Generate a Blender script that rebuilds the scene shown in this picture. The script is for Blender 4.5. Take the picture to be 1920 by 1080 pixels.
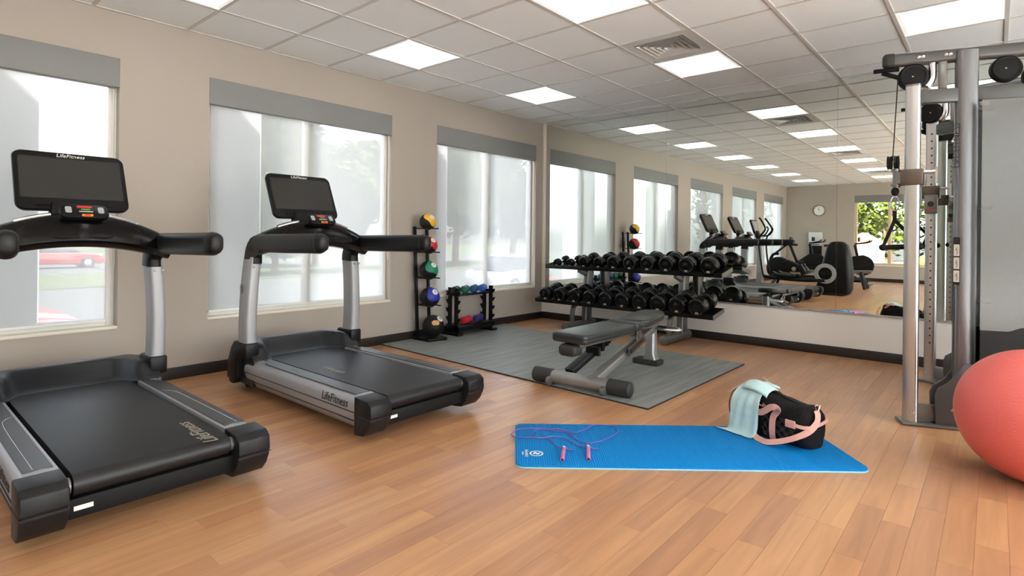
import bpy, bmesh, math, random
from mathutils import Vector, Matrix
random.seed(7)
for o in list(bpy.data.objects): bpy.data.objects.remove(o)
SC = bpy.context.scene
COL = SC.collection
PI = math.pi

# ------------------------------------------------------------------ camera
F_PX, CX, CY, YAW, ROLL = 1052.11, 960.0, 443.385, 0.7117, -0.0111
CAM = Vector((4.8333, -6.2695, 1.1388))
fw = Vector((-math.sin(YAW), math.cos(YAW), 0)); rt = Vector((math.cos(YAW), math.sin(YAW), 0)); up = Vector((0, 0, 1))
r2 = math.cos(ROLL) * rt - math.sin(ROLL) * up
u2 = math.sin(ROLL) * rt + math.cos(ROLL) * up
cd = bpy.data.cameras.new('camera'); cam = bpy.data.objects.new('camera', cd); COL.objects.link(cam)
cd.sensor_fit = 'HORIZONTAL'; cd.sensor_width = 36.0; cd.lens = 36.0 * F_PX / 1920.0
cd.shift_y = (CY - 540.0) / 1920.0; cd.clip_start = 0.05; cd.clip_end = 400
M = Matrix.Identity(4)
for i in range(3):
    M[i][0] = r2[i]; M[i][1] = u2[i]; M[i][2] = -fw[i]; M[i][3] = CAM[i]
cam.matrix_world = M
SC.camera = cam

# ------------------------------------------------------------------ world, sun, exposure
W = bpy.data.worlds.new('sky_world'); SC.world = W; W.use_nodes = True
wn = W.node_tree.nodes; wl = W.node_tree.links; wn.clear()
wo = wn.new('ShaderNodeOutputWorld'); wb = wn.new('ShaderNodeBackground'); ws = wn.new('ShaderNodeTexSky')
ws.sky_type = 'NISHITA'; ws.sun_disc = False; ws.sun_elevation = math.radians(48); ws.sun_rotation = math.radians(70)
ws.air_density = 1.0; ws.dust_density = 2.5; ws.ozone_density = 1.0
wb.inputs['Strength'].default_value = 1.5
hz = wn.new('ShaderNodeHueSaturation'); hz.inputs['Saturation'].default_value = .4   # hazy, washed-out sky
wl.new(ws.outputs[0], hz.inputs['Color']); wl.new(hz.outputs[0], wb.inputs[0]); wl.new(wb.outputs[0], wo.inputs[0])
sd = bpy.data.lights.new('sun', 'SUN'); sd.energy = 52.0; sd.angle = 0.01; sd.color = (1, .975, .94)
so = bpy.data.objects.new('sun', sd); COL.objects.link(so)
so.rotation_euler = Vector((-0.01, -0.55, -0.8)).to_track_quat('-Z', 'Y').to_euler(); so.location = (20, 10, 30)
SC.view_settings.view_transform = 'Standard'; SC.view_settings.look = 'None'
SC.view_settings.exposure = -0.24; SC.view_settings.gamma = 1.0; SC.view_settings.use_curve_mapping = False
LAMP_STRENGTH = 5.0
try:
    SC.cycles.use_denoising = True; SC.cycles.max_bounces = 10; SC.cycles.transparent_max_bounces = 16
    SC.cycles.sample_clamp_indirect = 30.0; SC.cycles.caustics_reflective = False; SC.cycles.caustics_refractive = False
except Exception: pass

# ------------------------------------------------------------------ helpers
def srgb(*c):
    f = lambda v: v / 12.92 if v <= .04045 else ((v + .055) / 1.055) ** 2.4
    return tuple(f(x / 255.0) for x in c)

MATS = {}
def mat(name, color, rough=.5, metal=0.0, noise=None, bump=None, spec=None, emit=None, coat=0):
    m = bpy.data.materials.new(name); m.use_nodes = True; nt = m.node_tree; b = nt.nodes['Principled BSDF']
    b.inputs['Base Color'].default_value = (*color[:3], 1); b.inputs['Roughness'].default_value = rough
    b.inputs['Metallic'].default_value = metal
    if spec is not None: b.inputs['Specular IOR Level'].default_value = spec
    if coat: b.inputs['Coat Weight'].default_value = coat; b.inputs['Coat Roughness'].default_value = .1
    if emit: b.inputs['Emission Color'].default_value = (*emit[0], 1); b.inputs['Emission Strength'].default_value = emit[1]
    tc = None
    if noise or bump:
        tc = nt.nodes.new('ShaderNodeTexCoord')
    if noise:   # (scale, amount)
        n = nt.nodes.new('ShaderNodeTexNoise'); n.inputs['Scale'].default_value = noise[0]; n.inputs['Detail'].default_value = 4
        nt.links.new(tc.outputs['Object'], n.inputs['Vector'])
        mp = nt.nodes.new('ShaderNodeMapRange'); mp.inputs['From Min'].default_value = .3; mp.inputs['From Max'].default_value = .7
        mp.inputs['To Min'].default_value = 1 - noise[1]; mp.inputs['To Max'].default_value = 1 + noise[1]
        nt.links.new(n.outputs['Fac'], mp.inputs['Value'])
        mx = nt.nodes.new('ShaderNodeMix'); mx.data_type = 'RGBA'; mx.blend_type = 'MULTIPLY'; mx.inputs[0].default_value = 1
        mx.inputs[6].default_value = (*color[:3], 1); nt.links.new(mp.outputs[0], mx.inputs[7]); nt.links.new(mx.outputs[2], b.inputs['Base Color'])
    if bump:    # (scale, strength, distance)
        n = nt.nodes.new('ShaderNodeTexNoise'); n.inputs['Scale'].default_value = bump[0]; n.inputs['Detail'].default_value = 2
        nt.links.new(tc.outputs['Object'], n.inputs['Vector'])
        bp = nt.nodes.new('ShaderNodeBump'); bp.inputs['Strength'].default_value = bump[1]; bp.inputs['Distance'].default_value = bump[2]
        nt.links.new(n.outputs['Fac'], bp.inputs['Height']); nt.links.new(bp.outputs[0], b.inputs['Normal'])
    MATS[name] = m
    return m

class MB:
    """collects shapes; build() links them as ONE mesh object"""
    def __init__(s): s.v = []; s.f = []
    def add(s, vs, fs):
        k = len(s.v); s.v += [Vector(p) for p in vs]; s.f += [tuple(i + k for i in f) for f in fs]; return s
    def box(s, c, size, rz=0.0, R=None):
        c = Vector(c); h = Vector(size) / 2; R = R or Matrix.Rotation(rz, 3, 'Z')
        vs = [c + R @ Vector((sx * h.x, sy * h.y, sz * h.z)) for sz in (-1, 1) for sy in (-1, 1) for sx in (-1, 1)]
        return s.add(vs, [(0, 2, 3, 1), (4, 5, 7, 6), (0, 1, 5, 4), (2, 6, 7, 3), (0, 4, 6, 2), (1, 3, 7, 5)])
    def bx(s, x0, x1, y0, y1, z0, z1): return s.box(((x0 + x1) / 2, (y0 + y1) / 2, (z0 + z1) / 2), (abs(x1 - x0), abs(y1 - y0), abs(z1 - z0)))
    def bar(s, p0, p1, w, h, upv=(0, 0, 1)):
        p0 = Vector(p0); p1 = Vector(p1); t = (p1 - p0); L = t.length; t.normalize(); u = Vector(upv)
        b = t.cross(u)
        if b.length < 1e-4: b = t.cross(Vector((1, 0, 0)))
        b.normalize(); u = b.cross(t)
        R = Matrix((t, b, u)).transposed()
        return s.box((p0 + p1) / 2, (L, w, h), R=R)
    def loft(s, rings, caps=True, closed=True, loop=False):
        n = len(rings[0]); vs = [p for r in rings for p in r]; fs = []
        m = len(rings)
        for i in range(m if loop else m - 1):
            for j in range(n if closed else n - 1):
                a = i * n + j; b = i * n + (j + 1) % n; i2 = (i + 1) % m
                fs.append((a, b, i2 * n + (j + 1) % n, i2 * n + j))
        if caps and closed and not loop:
            fs.append(tuple(reversed(range(n)))); fs.append(tuple((m - 1) * n + j for j in range(n)))
        return s.add(vs, fs)
    def tube(s, path, r, n=8, loop=False, flat=1.0):
        P = [Vector(p) for p in path]; m = len(P); rs = r if isinstance(r, (list, tuple)) else [r] * m
        T = []
        for i in range(m):
            a = P[(i - 1) % m] if (loop or i > 0) else P[i]; b = P[(i + 1) % m] if (loop or i < m - 1) else P[i]
            t = (b - a); T.append(t.normalized() if t.length > 1e-9 else Vector((0, 0, 1)))
        nrm = T[0].cross(Vector((0, 0, 1)))
        if nrm.length < 1e-3: nrm = T[0].cross(Vector((1, 0, 0)))
        nrm.normalize(); rings = []
        for i in range(m):
            nrm = (nrm - T[i] * nrm.dot(T[i])).normalized(); b = T[i].cross(nrm)
            rings.append([P[i] + (nrm * math.cos(2 * PI * k / n) + b * flat * math.sin(2 * PI * k / n)) * rs[i] for k in range(n)])
        return s.loft(rings, loop=loop)
    def cyl(s, p0, p1, r, r1=None, n=16): return s.tube([p0, p1], [r, r if r1 is None else r1], n)
    def lathe(s, prof, c, axis=(0, 0, 1), n=20, loop=False):
        a = Vector(axis).normalized(); u = a.cross(Vector((0, 0, 1)))
        if u.length < 1e-3: u = Vector((1, 0, 0))
        u.normalize(); w = a.cross(u); c = Vector(c)
        return s.loft([[c + a * z + (u * math.cos(2 * PI * k / n) + w * math.sin(2 * PI * k / n)) * max(r, 1e-4) for k in range(n)] for r, z in prof], loop=loop)
    def sphere(s, c, r, n=20, m=12, sc=(1, 1, 1)):
        c = Vector(c); rings = []
        for i in range(m + 1):
            th = PI * i / m; rr = max(math.sin(th), 1e-3) * r
            rings.append([c + Vector((rr * math.cos(2 * PI * k / n) * sc[0], rr * math.sin(2 * PI * k / n) * sc[1], -math.cos(th) * r * sc[2])) for k in range(n)])
        return s.loft(rings)
    def prism(s, poly, o, u, v, d):
        o = Vector(o); u = Vector(u); v = Vector(v); d = Vector(d)
        a = [o + u * p[0] + v * p[1] for p in poly]
        return s.loft([a, [p + d for p in a]])
    def strap(s, path, nor, width, th):
        P = [Vector(p) for p in path]; N = [Vector(q).normalized() for q in (nor if isinstance(nor, list) else [nor] * len(path))]; rings = []
        for i in range(len(P)):
            t = (P[min(i + 1, len(P) - 1)] - P[max(i - 1, 0)]).normalized(); b = t.cross(N[i]).normalized(); q = b.cross(t)
            rings.append([P[i] + b * sx * width / 2 + q * sz * th / 2 for sx, sz in ((-1, -1), (1, -1), (1, 1), (-1, 1))])
        return s.loft(rings)
    def build(s, name, m, parent=None, bevel=0, seg=2, smooth=True, off=(0, 0, 0), ang=35, subsurf=0):
        me = bpy.data.meshes.new(name); off = Vector(off)
        me.from_pydata([tuple(p - off) for p in s.v], [], s.f); me.update()
        bm = bmesh.new(); bm.from_mesh(me)
        bmesh.ops.recalc_face_normals(bm, faces=bm.faces[:])
        if bevel:
            es = [e for e in bm.edges if len(e.link_faces) == 2 and e.calc_face_angle(0) > math.radians(30)]
            bmesh.ops.bevel(bm, geom=es, offset=bevel, segments=seg, profile=.5, affect='EDGES', clamp_overlap=True)
        bm.to_mesh(me); bm.free()
        if smooth:
            me.shade_smooth(); me.set_sharp_from_angle(angle=math.radians(ang))
        me.materials.append(MATS[m] if isinstance(m, str) else m)
        o = bpy.data.objects.new(name, me); COL.objects.link(o)
        if parent: o.parent = parent
        if subsurf:
            md = o.modifiers.new('sub', 'SUBSURF'); md.levels = subsurf; md.render_levels = subsurf
        return o

def tag(o, label=None, cat=None, group=None, kind=None):
    if label: o['label'] = label
    if cat: o['category'] = cat
    if group: o['group'] = group
    if kind: o['kind'] = kind
    return o
def thing(name, label, cat, loc=(0, 0, 0), rz=0, group=None):
    o = bpy.data.objects.new(name, None); COL.objects.link(o); o.empty_display_size = .1
    o.location = loc; o.rotation_euler = (0, 0, rz)
    return tag(o, label, cat, group)
def struct(name, mb, m, label=None, **k):
    o = mb.build(name, m, **k); o['kind'] = 'structure'
    if label: o['label'] = label
    return o
def sroot(name, label, loc=(0, 0, 0)):
    o = bpy.data.objects.new(name, None); COL.objects.link(o); o.location = loc; o['kind'] = 'structure'; o['label'] = label
    return o
def copy_tree(o, parent=None):
    c = o.copy(); COL.objects.link(c); c.parent = parent
    for ch in o.children: copy_tree(ch, c)
    return c
def rrect(w, h, r, n=4):
    P = []
    for cx, cy, a0 in ((w / 2 - r, h / 2 - r, 0), (-w / 2 + r, h / 2 - r, 90), (-w / 2 + r, -h / 2 + r, 180), (w / 2 - r, -h / 2 + r, 270)):
        for k in range(n + 1):
            a = math.radians(a0 + 90 * k / n); P.append((cx + r * math.cos(a), cy + r * math.sin(a)))
    return P
def text(body, size, o, u, v, m, parent, name='lettering', depth=.0012, shear=0.0, off=(0, 0, 0), align='CENTER', sx=1.0):
    """flat lettering as real mesh; o origin, u reading direction, v up direction"""
    cu = bpy.data.curves.new('t', 'FONT'); cu.body = body; cu.size = size; cu.shear = shear; cu.extrude = depth / 2
    cu.align_x = align; cu.align_y = 'CENTER'; cu.resolution_u = 2
    t = bpy.data.objects.new('t', cu); COL.objects.link(t)
    dg = bpy.context.evaluated_depsgraph_get(); dg.update()
    me = bpy.data.meshes.new_from_object(t.evaluated_get(dg)); bpy.data.objects.remove(t); bpy.data.curves.remove(cu)
    u = Vector(u).normalized(); v = Vector(v).normalized(); w = u.cross(v); o = Vector(o) - Vector(off)
    for vt in me.vertices:
        p = vt.co; vt.co = o + u * p.x * sx + v * p.y + w * p.z
    me.name = name; me.materials.clear(); me.materials.append(MATS[m])
    ob = bpy.data.objects.new(name, me); COL.objects.link(ob); ob.parent = parent
    return ob
def lerp(a, b, t): return a + (b - a) * t
def sm(a, b, x):
    t = max(0, min(1, (x - a) / (b - a))); return t * t * (3 - 2 * t)
def catmull(P, n=6, loop=False):
    P = [Vector(p) for p in P]; out = []; m = len(P)
    for i in range(m if loop else m - 1):
        g = lambda k: P[k % m] if loop else P[max(0, min(m - 1, k))]
        a, b, c, d = g(i - 1), g(i), g(i + 1), g(i + 2)
        for k in range(n):
            t = k / n
            out.append(.5 * ((2 * b) + (c - a) * t + (2 * a - 5 * b + 4 * c - d) * t * t + (3 * b - a - 3 * c + d) * t ** 3))
    if not loop: out.append(P[-1])
    return out

# ------------------------------------------------------------------ materials
mat('wall_paint', srgb(172, 163, 153), .8, bump=(180, .08, .002))
mat('wall_paint_light', srgb(230, 225, 218), .75)
mat('baseboard_vinyl', (.018, .013, .011), .45)
mat('ceiling_tile', srgb(241, 246, 248), .95, bump=(240, .25, .001))
mat('grid_white', srgb(206, 205, 202), .45)
mat('frame_white', srgb(226, 224, 218), .4)
mat('valance_grey', srgb(128, 129, 129), .6)
mat('sill_paint', srgb(226, 218, 204), .5)
mat('vent_metal', srgb(205, 206, 205), .35)
mat('vent_dark', (.015, .015, .015), .8)
mat('lamp_white', srgb(240, 238, 232), .4, emit=((1, .985, .965), LAMP_STRENGTH * .12))
mat('lamp_diffuser', (.9, .88, .84), .4, emit=((1, .985, .965), LAMP_STRENGTH))
mat('black_plastic', (.004, .004, .0045), .40, spec=.22)
mat('black_matte', (.005, .005, .0055), .6, spec=.2)
mat('black_gloss', (.003, .003, .0035), .18, spec=.25)
mat('charcoal_plastic', (.009, .0095, .0105), .42, spec=.28)
mat('hood_plastic', (.010, .0112, .0140), .36, spec=.4, bump=(900, .1, .0005))
mat('panel_grey', (.040, .044, .051), .38)
mat('belt_rubber', (.008, .008, .0095), .45, spec=.4, noise=(6, .15), bump=(700, .15, .0005))
mat('silver_paint', srgb(158, 159, 162), .42, metal=.3)
mat('silver_trim', srgb(205, 205, 207), .25, metal=.8)
mat('screen_glass', (.030, .030, .0285), .25, spec=.4)
mat('print_white', srgb(222, 220, 212), .5)
mat('print_black', (.01, .01, .01), .5)
mat('print_tan', srgb(150, 142, 128), .6)
mat('key_red', srgb(190, 40, 30), .4); mat('key_green', srgb(70, 150, 60), .4); mat('key_orange', srgb(240, 130, 20), .4)
mat('key_grey', srgb(150, 152, 155), .4)
mat('bench_grey', srgb(150, 149, 146), .32, metal=.5)
mat('gunmetal', srgb(114, 113, 111), .34, metal=.6)
mat('gunmetal_light', srgb(128, 128, 127), .28, metal=.7)
mat('post_grey', srgb(118, 119, 121), .26, metal=.6)
mat('machine_grey', srgb(88, 89, 89), .34, metal=.5)
mat('chrome', srgb(214, 214, 216), .16, metal=1.0)
mat('chrome_soft', srgb(196, 196, 198), .28, metal=1.0)
mat('brown_metal', srgb(104, 94, 88), .3, metal=.7)
mat('rack_black', (.004, .004, .0045), .35, spec=.25)
mat('urethane', (.003, .003, .0035), .2, spec=.3)
mat('upholstery', (.024, .027, .028), .36, bump=(260, .12, .001))
mat('rubber_dark', (.02, .021, .021), .6)
mat('mat_edge', (.012, .010, .010), .7)
mat('yellow_rubber', srgb(226, 176, 40), .45); mat('red_rubber', srgb(190, 36, 36), .45); mat('green_rubber', srgb(10, 122, 92), .45)
mat('blue_rubber', srgb(32, 44, 150), .45); mat('tan_rubber', srgb(206, 152, 92), .5); mat('ball_black', (.006, .006, .0065), .5, spec=.3, bump=(300, .2, .001))
mat('neo_green', srgb(16, 92, 74), .5); mat('neo_dkgreen', srgb(8, 52, 48), .5); mat('neo_blue', srgb(28, 84, 166), .5)
mat('neo_teal', srgb(20, 74, 120), .5); mat('neo_red', srgb(196, 36, 48), .5); mat('neo_purple', srgb(48, 38, 96), .5)
mat('yoga_blue', srgb(0, 124, 196), .7, spec=.2); mat('yoga_pale', srgb(150, 205, 215), .6)
mat('rope_purple', srgb(104, 84, 160), .5); mat('grip_pink', srgb(192, 108, 158), .45)
mat('bag_black', (.006, .006, .0065), .8, spec=.2, bump=(120, .3, .002)); mat('bag_strap', srgb(214, 160, 146), .6, bump=(500, .2, .0005))
mat('bag_stitch', srgb(70, 62, 66), .7); mat('rose_metal', srgb(226, 178, 162), .25, metal=.9)
mat('towel', srgb(178, 208, 208), .95, noise=(30, .06), bump=(500, .6, .002))
mat('pillar_white', srgb(226, 226, 226), .8); mat('asphalt', srgb(64, 64, 64), .9, noise=(3, .12)); mat('bounce_concrete', srgb(222, 221, 218), .9)
mat('paving', srgb(80, 78, 76), .9); mat('pool_blue', srgb(70, 104, 124), .3); mat('grass', srgb(54, 64, 28), .95, noise=(2, .25)); mat('leaf', srgb(74, 82, 30), .9, spec=.1); mat('leaf_dark', srgb(38, 56, 32), .9, spec=.1); mat('bark', srgb(110, 88, 68), .9)
mat('car_red', srgb(176, 22, 20), .2, coat=1); mat('car_glass', (.02, .025, .03), .08); mat('tyre', (.015, .015, .015), .7); mat('car_white', srgb(220, 220, 222), .25, coat=1)
mat('yellow_plastic', srgb(235, 190, 30), .5); mat('wood_plain', srgb(176, 130, 90), .6); mat('clock_face', srgb(236, 236, 230), .4)
mat('steel_box', srgb(206, 210, 210), .3, metal=.3)
mat('frame_tan', srgb(206, 186, 158), .5)

def mirror_mat():
    m = bpy.data.materials.new('mirror_silver'); m.use_nodes = True; nt = m.node_tree; nt.nodes.clear()
    o = nt.nodes.new('ShaderNodeOutputMaterial'); g = nt.nodes.new('ShaderNodeBsdfGlossy'); g.inputs['Color'].default_value = (.85, .89, .845, 1); g.inputs['Roughness'].default_value = 0
    nt.links.new(g.outputs[0], o.inputs[0]); MATS['mirror_silver'] = m
mirror_mat()
def glass_mat(name, tint, refl):
    m = bpy.data.materials.new(name); m.use_nodes = True; nt = m.node_tree; nt.nodes.clear()
    o = nt.nodes.new('ShaderNodeOutputMaterial'); t = nt.nodes.new('ShaderNodeBsdfTransparent'); t.inputs[0].default_value = (*tint, 1)
    g = nt.nodes.new('ShaderNodeBsdfGlossy'); g.inputs['Roughness'].default_value = .02; mx = nt.nodes.new('ShaderNodeMixShader')
    lw = nt.nodes.new('ShaderNodeLayerWeight'); lw.inputs['Blend'].default_value = .5; pw = nt.nodes.new('ShaderNodeMath'); pw.operation = 'POWER'; pw.inputs[1].default_value = 5
    ma = nt.nodes.new('ShaderNodeMath'); ma.operation = 'MULTIPLY_ADD'; ma.inputs[1].default_value = .7; ma.inputs[2].default_value = refl
    nt.links.new(lw.outputs['Facing'], pw.inputs[0]); nt.links.new(pw.outputs[0], ma.inputs[0])
    nt.links.new(ma.outputs[0], mx.inputs[0]); nt.links.new(t.outputs[0], mx.inputs[1]); nt.links.new(g.outputs[0], mx.inputs[2]); nt.links.new(mx.outputs[0], o.inputs[0])
    MATS[name] = m
glass_mat('window_glass', (.96, .975, .97), .03)
def mesh_fabric(name, openness, col):
    m = bpy.data.materials.new(name); m.use_nodes = True; nt = m.node_tree; nt.nodes.clear()
    o = nt.nodes.new('ShaderNodeOutputMaterial'); t = nt.nodes.new('ShaderNodeBsdfTransparent'); d = nt.nodes.new('ShaderNodeBsdfDiffuse'); l = nt.nodes.new('ShaderNodeBsdfTranslucent')
    d.inputs[0].default_value = (*col, 1); l.inputs[0].default_value = (*col, 1)
    a = nt.nodes.new('ShaderNodeMixShader'); a.inputs[0].default_value = .75; b = nt.nodes.new('ShaderNodeMixShader'); b.inputs[0].default_value = openness
    nt.links.new(d.outputs[0], a.inputs[1]); nt.links.new(l.outputs[0], a.inputs[2]); nt.links.new(a.outputs[0], b.inputs[1]); nt.links.new(t.outputs[0], b.inputs[2]); nt.links.new(b.outputs[0], o.inputs[0])
    MATS[name] = m
mesh_fabric('shade_fabric', .50, (.70, .70, .69))
def frosted_mat():
    m = bpy.data.materials.new('frosted_shield'); m.use_nodes = True; b = m.node_tree.nodes['Principled BSDF']
    b.inputs['Base Color'].default_value = (.17, .18, .176, 1); b.inputs['Roughness'].default_value = .2; b.inputs['Alpha'].default_value = .66
    MATS['frosted_shield'] = m
frosted_mat()
def plank_mat():
    m = bpy.data.materials.new('plank_wood'); m.use_nodes = True; nt = m.node_tree; N = nt.nodes; L = nt.links; b = N['Principled BSDF']
    at = N.new('ShaderNodeAttribute'); at.attribute_name = 'pv'
    geo = N.new('ShaderNodeNewGeometry'); mp = N.new('ShaderNodeVectorMath'); mp.operation = 'MULTIPLY'; mp.inputs[1].default_value = (26, 1.6, 1)
    L.new(geo.outputs['Position'], mp.inputs[0])
    ad = N.new('ShaderNodeVectorMath'); ad.operation = 'ADD'; sc = N.new('ShaderNodeMath'); sc.operation = 'MULTIPLY'; sc.inputs[1].default_value = 57
    L.new(at.outputs['Fac'], sc.inputs[0]); L.new(mp.outputs[0], ad.inputs[0]); L.new(sc.outputs[0], ad.inputs[1])
    n1 = N.new('ShaderNodeTexNoise'); n1.inputs['Scale'].default_value = 1.0; n1.inputs['Detail'].default_value = 5; n1.inputs['Distortion'].default_value = .6; L.new(ad.outputs[0], n1.inputs['Vector'])
    cr = N.new('ShaderNodeValToRGB'); e = cr.color_ramp.elements
    e[0].position = 0.0; e[0].color = (*srgb(169, 123, 91), 1); e[1].position = 1.0; e[1].color = (*srgb(190, 145, 102), 1)
    k = e.new(.35); k.color = (*srgb(177, 129, 92), 1); k = e.new(.7); k.color = (*srgb(185, 138, 99), 1)
    L.new(at.outputs['Fac'], cr.inputs[0])
    mr = N.new('ShaderNodeMapRange'); mr.inputs['From Min'].default_value = .3; mr.inputs['From Max'].default_value = .7; mr.inputs['To Min'].default_value = .84; mr.inputs['To Max'].default_value = 1.1
    L.new(n1.outputs['Fac'], mr.inputs[0])
    mx = N.new('ShaderNodeMix'); mx.data_type = 'RGBA'; mx.blend_type = 'MULTIPLY'; mx.inputs[0].default_value = 1
    L.new(cr.outputs[0], mx.inputs[6]); L.new(mr.outputs[0], mx.inputs[7]); L.new(mx.outputs[2], b.inputs['Base Color'])
    b.inputs['Roughness'].default_value = .30; b.inputs['Specular IOR Level'].default_value = .5
    MATS['plank_wood'] = m
plank_mat()
def streak_mat(name, c0, c1, scale, rough):
    m = bpy.data.materials.new(name); m.use_nodes = True; nt = m.node_tree; N = nt.nodes; L = nt.links; b = N['Principled BSDF']
    geo = N.new('ShaderNodeNewGeometry'); mp = N.new('ShaderNodeVectorMath'); mp.operation = 'MULTIPLY'; mp.inputs[1].default_value = scale
    L.new(geo.outputs['Position'], mp.inputs[0]); n = N.new('ShaderNodeTexNoise'); n.inputs['Scale'].default_value = 1; n.inputs['Detail'].default_value = 4; L.new(mp.outputs[0], n.inputs['Vector'])
    cr = N.new('ShaderNodeValToRGB'); cr.color_ramp.elements[0].position = .35; cr.color_ramp.elements[1].position = .65
    cr.color_ramp.elements[0].color = (*c0, 1); cr.color_ramp.elements[1].color = (*c1, 1)
    L.new(n.outputs['Fac'], cr.inputs[0]); L.new(cr.outputs[0], b.inputs['Base Color']); b.inputs['Roughness'].default_value = rough
    MATS[name] = m
streak_mat('rubber_mat', srgb(116, 120, 117), srgb(138, 142, 138), (24, 2.0, 1), .5)
def yoga_rib():
    m = MATS['yoga_blue']; nt = m.node_tree; N = nt.nodes; L = nt.links; b = N['Principled BSDF']
    tc = N.new('ShaderNodeTexCoord'); sx = N.new('ShaderNodeSeparateXYZ'); L.new(tc.outputs['Object'], sx.inputs[0])
    w = N.new('ShaderNodeMath'); w.operation = 'SINE'; s = N.new('ShaderNodeMath'); s.operation = 'MULTIPLY'; s.inputs[1].default_value = 520
    L.new(sx.outputs[0], s.inputs[0]); L.new(s.outputs[0], w.inputs[0])
    bp = N.new('ShaderNodeBump'); bp.inputs['Strength'].default_value = .5; bp.inputs['Distance'].default_value = .002; L.new(w.outputs[0], bp.inputs['Height']); L.new(bp.outputs[0], b.inputs['Normal'])
yoga_rib()
def ball_dots():
    m = mat('ball_coral', srgb(224, 106, 99), .40); nt = m.node_tree; N = nt.nodes; L = nt.links; b = N['Principled BSDF']
    tc = N.new('ShaderNodeTexCoord'); vo = N.new('ShaderNodeTexVoronoi'); vo.inputs['Scale'].default_value = 60; vo.inputs['Randomness'].default_value = .25
    L.new(tc.outputs['Object'], vo.inputs['Vector'])
    mr = N.new('ShaderNodeMapRange'); mr.inputs['From Min'].default_value = .12; mr.inputs['From Max'].default_value = .3; mr.inputs['To Min'].default_value = 0; mr.inputs['To Max'].default_value = 1
    L.new(vo.outputs['Distance'], mr.inputs[0])
    bp = N.new('ShaderNodeBump'); bp.inputs['Strength'].default_value = .45; bp.inputs['Distance'].default_value = .003; bp.invert = True; L.new(mr.outputs[0], bp.inputs['Height']); L.new(bp.outputs[0], b.inputs['Normal'])
ball_dots()

# ------------------------------------------------------------------ room shell
RX, RY, H = 8.0, -12.11, 2.736
WZ0, WZ1 = .455, 2.40
WINS = [(-1.99, -.17), (-4.435, -2.62), (-6.875, -5.05), (-9.31, -7.49), (-11.75, -9.94)]
struct('ceiling_slab', MB().bx(-.2, RX + 1.2, RY - .2, .2, H + .05, H + .2), 'ceiling_tile', smooth=False)  # right-hand overhang is added, unseen, to keep high sky out of that side
w = MB(); w.bx(-.16, 0, RY - .16, .16, 0, WZ0); w.bx(-.16, 0, RY - .16, .16, WZ1, H + .05)
ys = [.16] + [v for a, b in WINS for v in (b, a)] + [RY - .16]
for i in range(0, len(ys), 2): w.bx(-.16, 0, ys[i], ys[i + 1], WZ0, WZ1)
struct('wall_left', w, 'wall_paint', smooth=False)
struct('wall_back', MB().bx(0, RX, 0, .16, 0, H + .05), 'wall_paint_light', smooth=False)
FW = (1.79, 4.9)
w = MB(); w.bx(0, RX, RY - .16, RY, 0, WZ0); w.bx(0, RX, RY - .16, RY, WZ1, H + .05); w.bx(0, FW[0], RY - .16, RY, WZ0, WZ1); w.bx(FW[1], RX, RY - .16, RY, WZ0, WZ1)
struct('wall_front', w, 'wall_paint', smooth=False)
RW = [(-3.9, -.5), (-7.6, -4.2), (-11.4, -7.9)]; RZ0, RZ1 = .08, 2.62  # glazing added in the unseen right wall to bring daylight onto the ceiling
w = MB(); w.bx(RX, RX + .16, RY - .16, .16, 0, RZ0); w.bx(RX, RX + .16, RY - .16, .16, RZ1, H + .05)
ys = [.16] + [v for a, b in RW for v in (b, a)] + [RY - .16]
for i in range(0, len(ys), 2): w.bx(RX, RX + .16, ys[i], ys[i + 1], RZ0, RZ1)
struct('wall_right', w, 'wall_paint', smooth=False)
struct('baseboard_left', MB().bx(0, .012, RY, 0, 0, .092), 'baseboard_vinyl', bevel=.003)
struct('baseboard_back', MB().bx(.012, RX, -.012, 0, 0, .092), 'baseboard_vinyl', bevel=.003)
struct('baseboard_front', MB().bx(.012, RX, RY, RY + .012, 0, .092), 'baseboard_vinyl', bevel=.003)
struct('baseboard_right', MB().bx(RX - .012, RX, RY + .012, -.012, 0, .092), 'baseboard_vinyl', bevel=.003)
struct('trim_1', MB().bx(0, .018, -.018, 0, .092, H), 'sill_paint', label='thin corner bead where window wall meets mirror wall', smooth=False)

# floor of planks
floor = struct('floor', MB().bx(0, RX, RY, 0, -.06, -.004), 'baseboard_vinyl', label='wood-look plank floor', smooth=False)
planks = []
PW = .0976; x = 0; k = 0
while x < RX - 1e-3:
    x1 = min(x + PW, RX); y = 0.0 + random.uniform(0, .45)
    while y > RY:
        L = random.uniform(.42, .95); y0 = max(y - L, RY); planks.append((x, x1, y0, min(y, 0), random.random())); y = y0
    x = x1; k += 1
def plank_mesh(lst, nm):
    vs = []; fs = []; pv = []
    g = .0004
    for (a, b, c, d, r) in lst:
        if d - c < .002: continue
        k = len(vs); zt = 0.0
        vs += [(a + g, c + g, -.004), (b - g, c + g, -.004), (b - g, d - g, -.004), (a + g, d - g, -.004), (a + g, c + g, zt), (b - g, c + g, zt), (b - g, d - g, zt), (a + g, d - g, zt)]
        fs += [(k + 4, k + 5, k + 6, k + 7), (k, k + 1, k + 5, k + 4), (k + 1, k + 2, k + 6, k + 5), (k + 2, k + 3, k + 7, k + 6), (k + 3, k, k + 4, k + 7)]; pv += [r] * 8
    me = bpy.data.meshes.new(nm); me.from_pydata(vs, [], fs); at = me.attributes.new('pv', 'FLOAT', 'POINT'); at.data.foreach_set('value', pv); me.update(); me.materials.append(MATS['plank_wood'])
    o = bpy.data.objects.new(nm, me); COL.objects.link(o); o.parent = floor; return o
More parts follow.
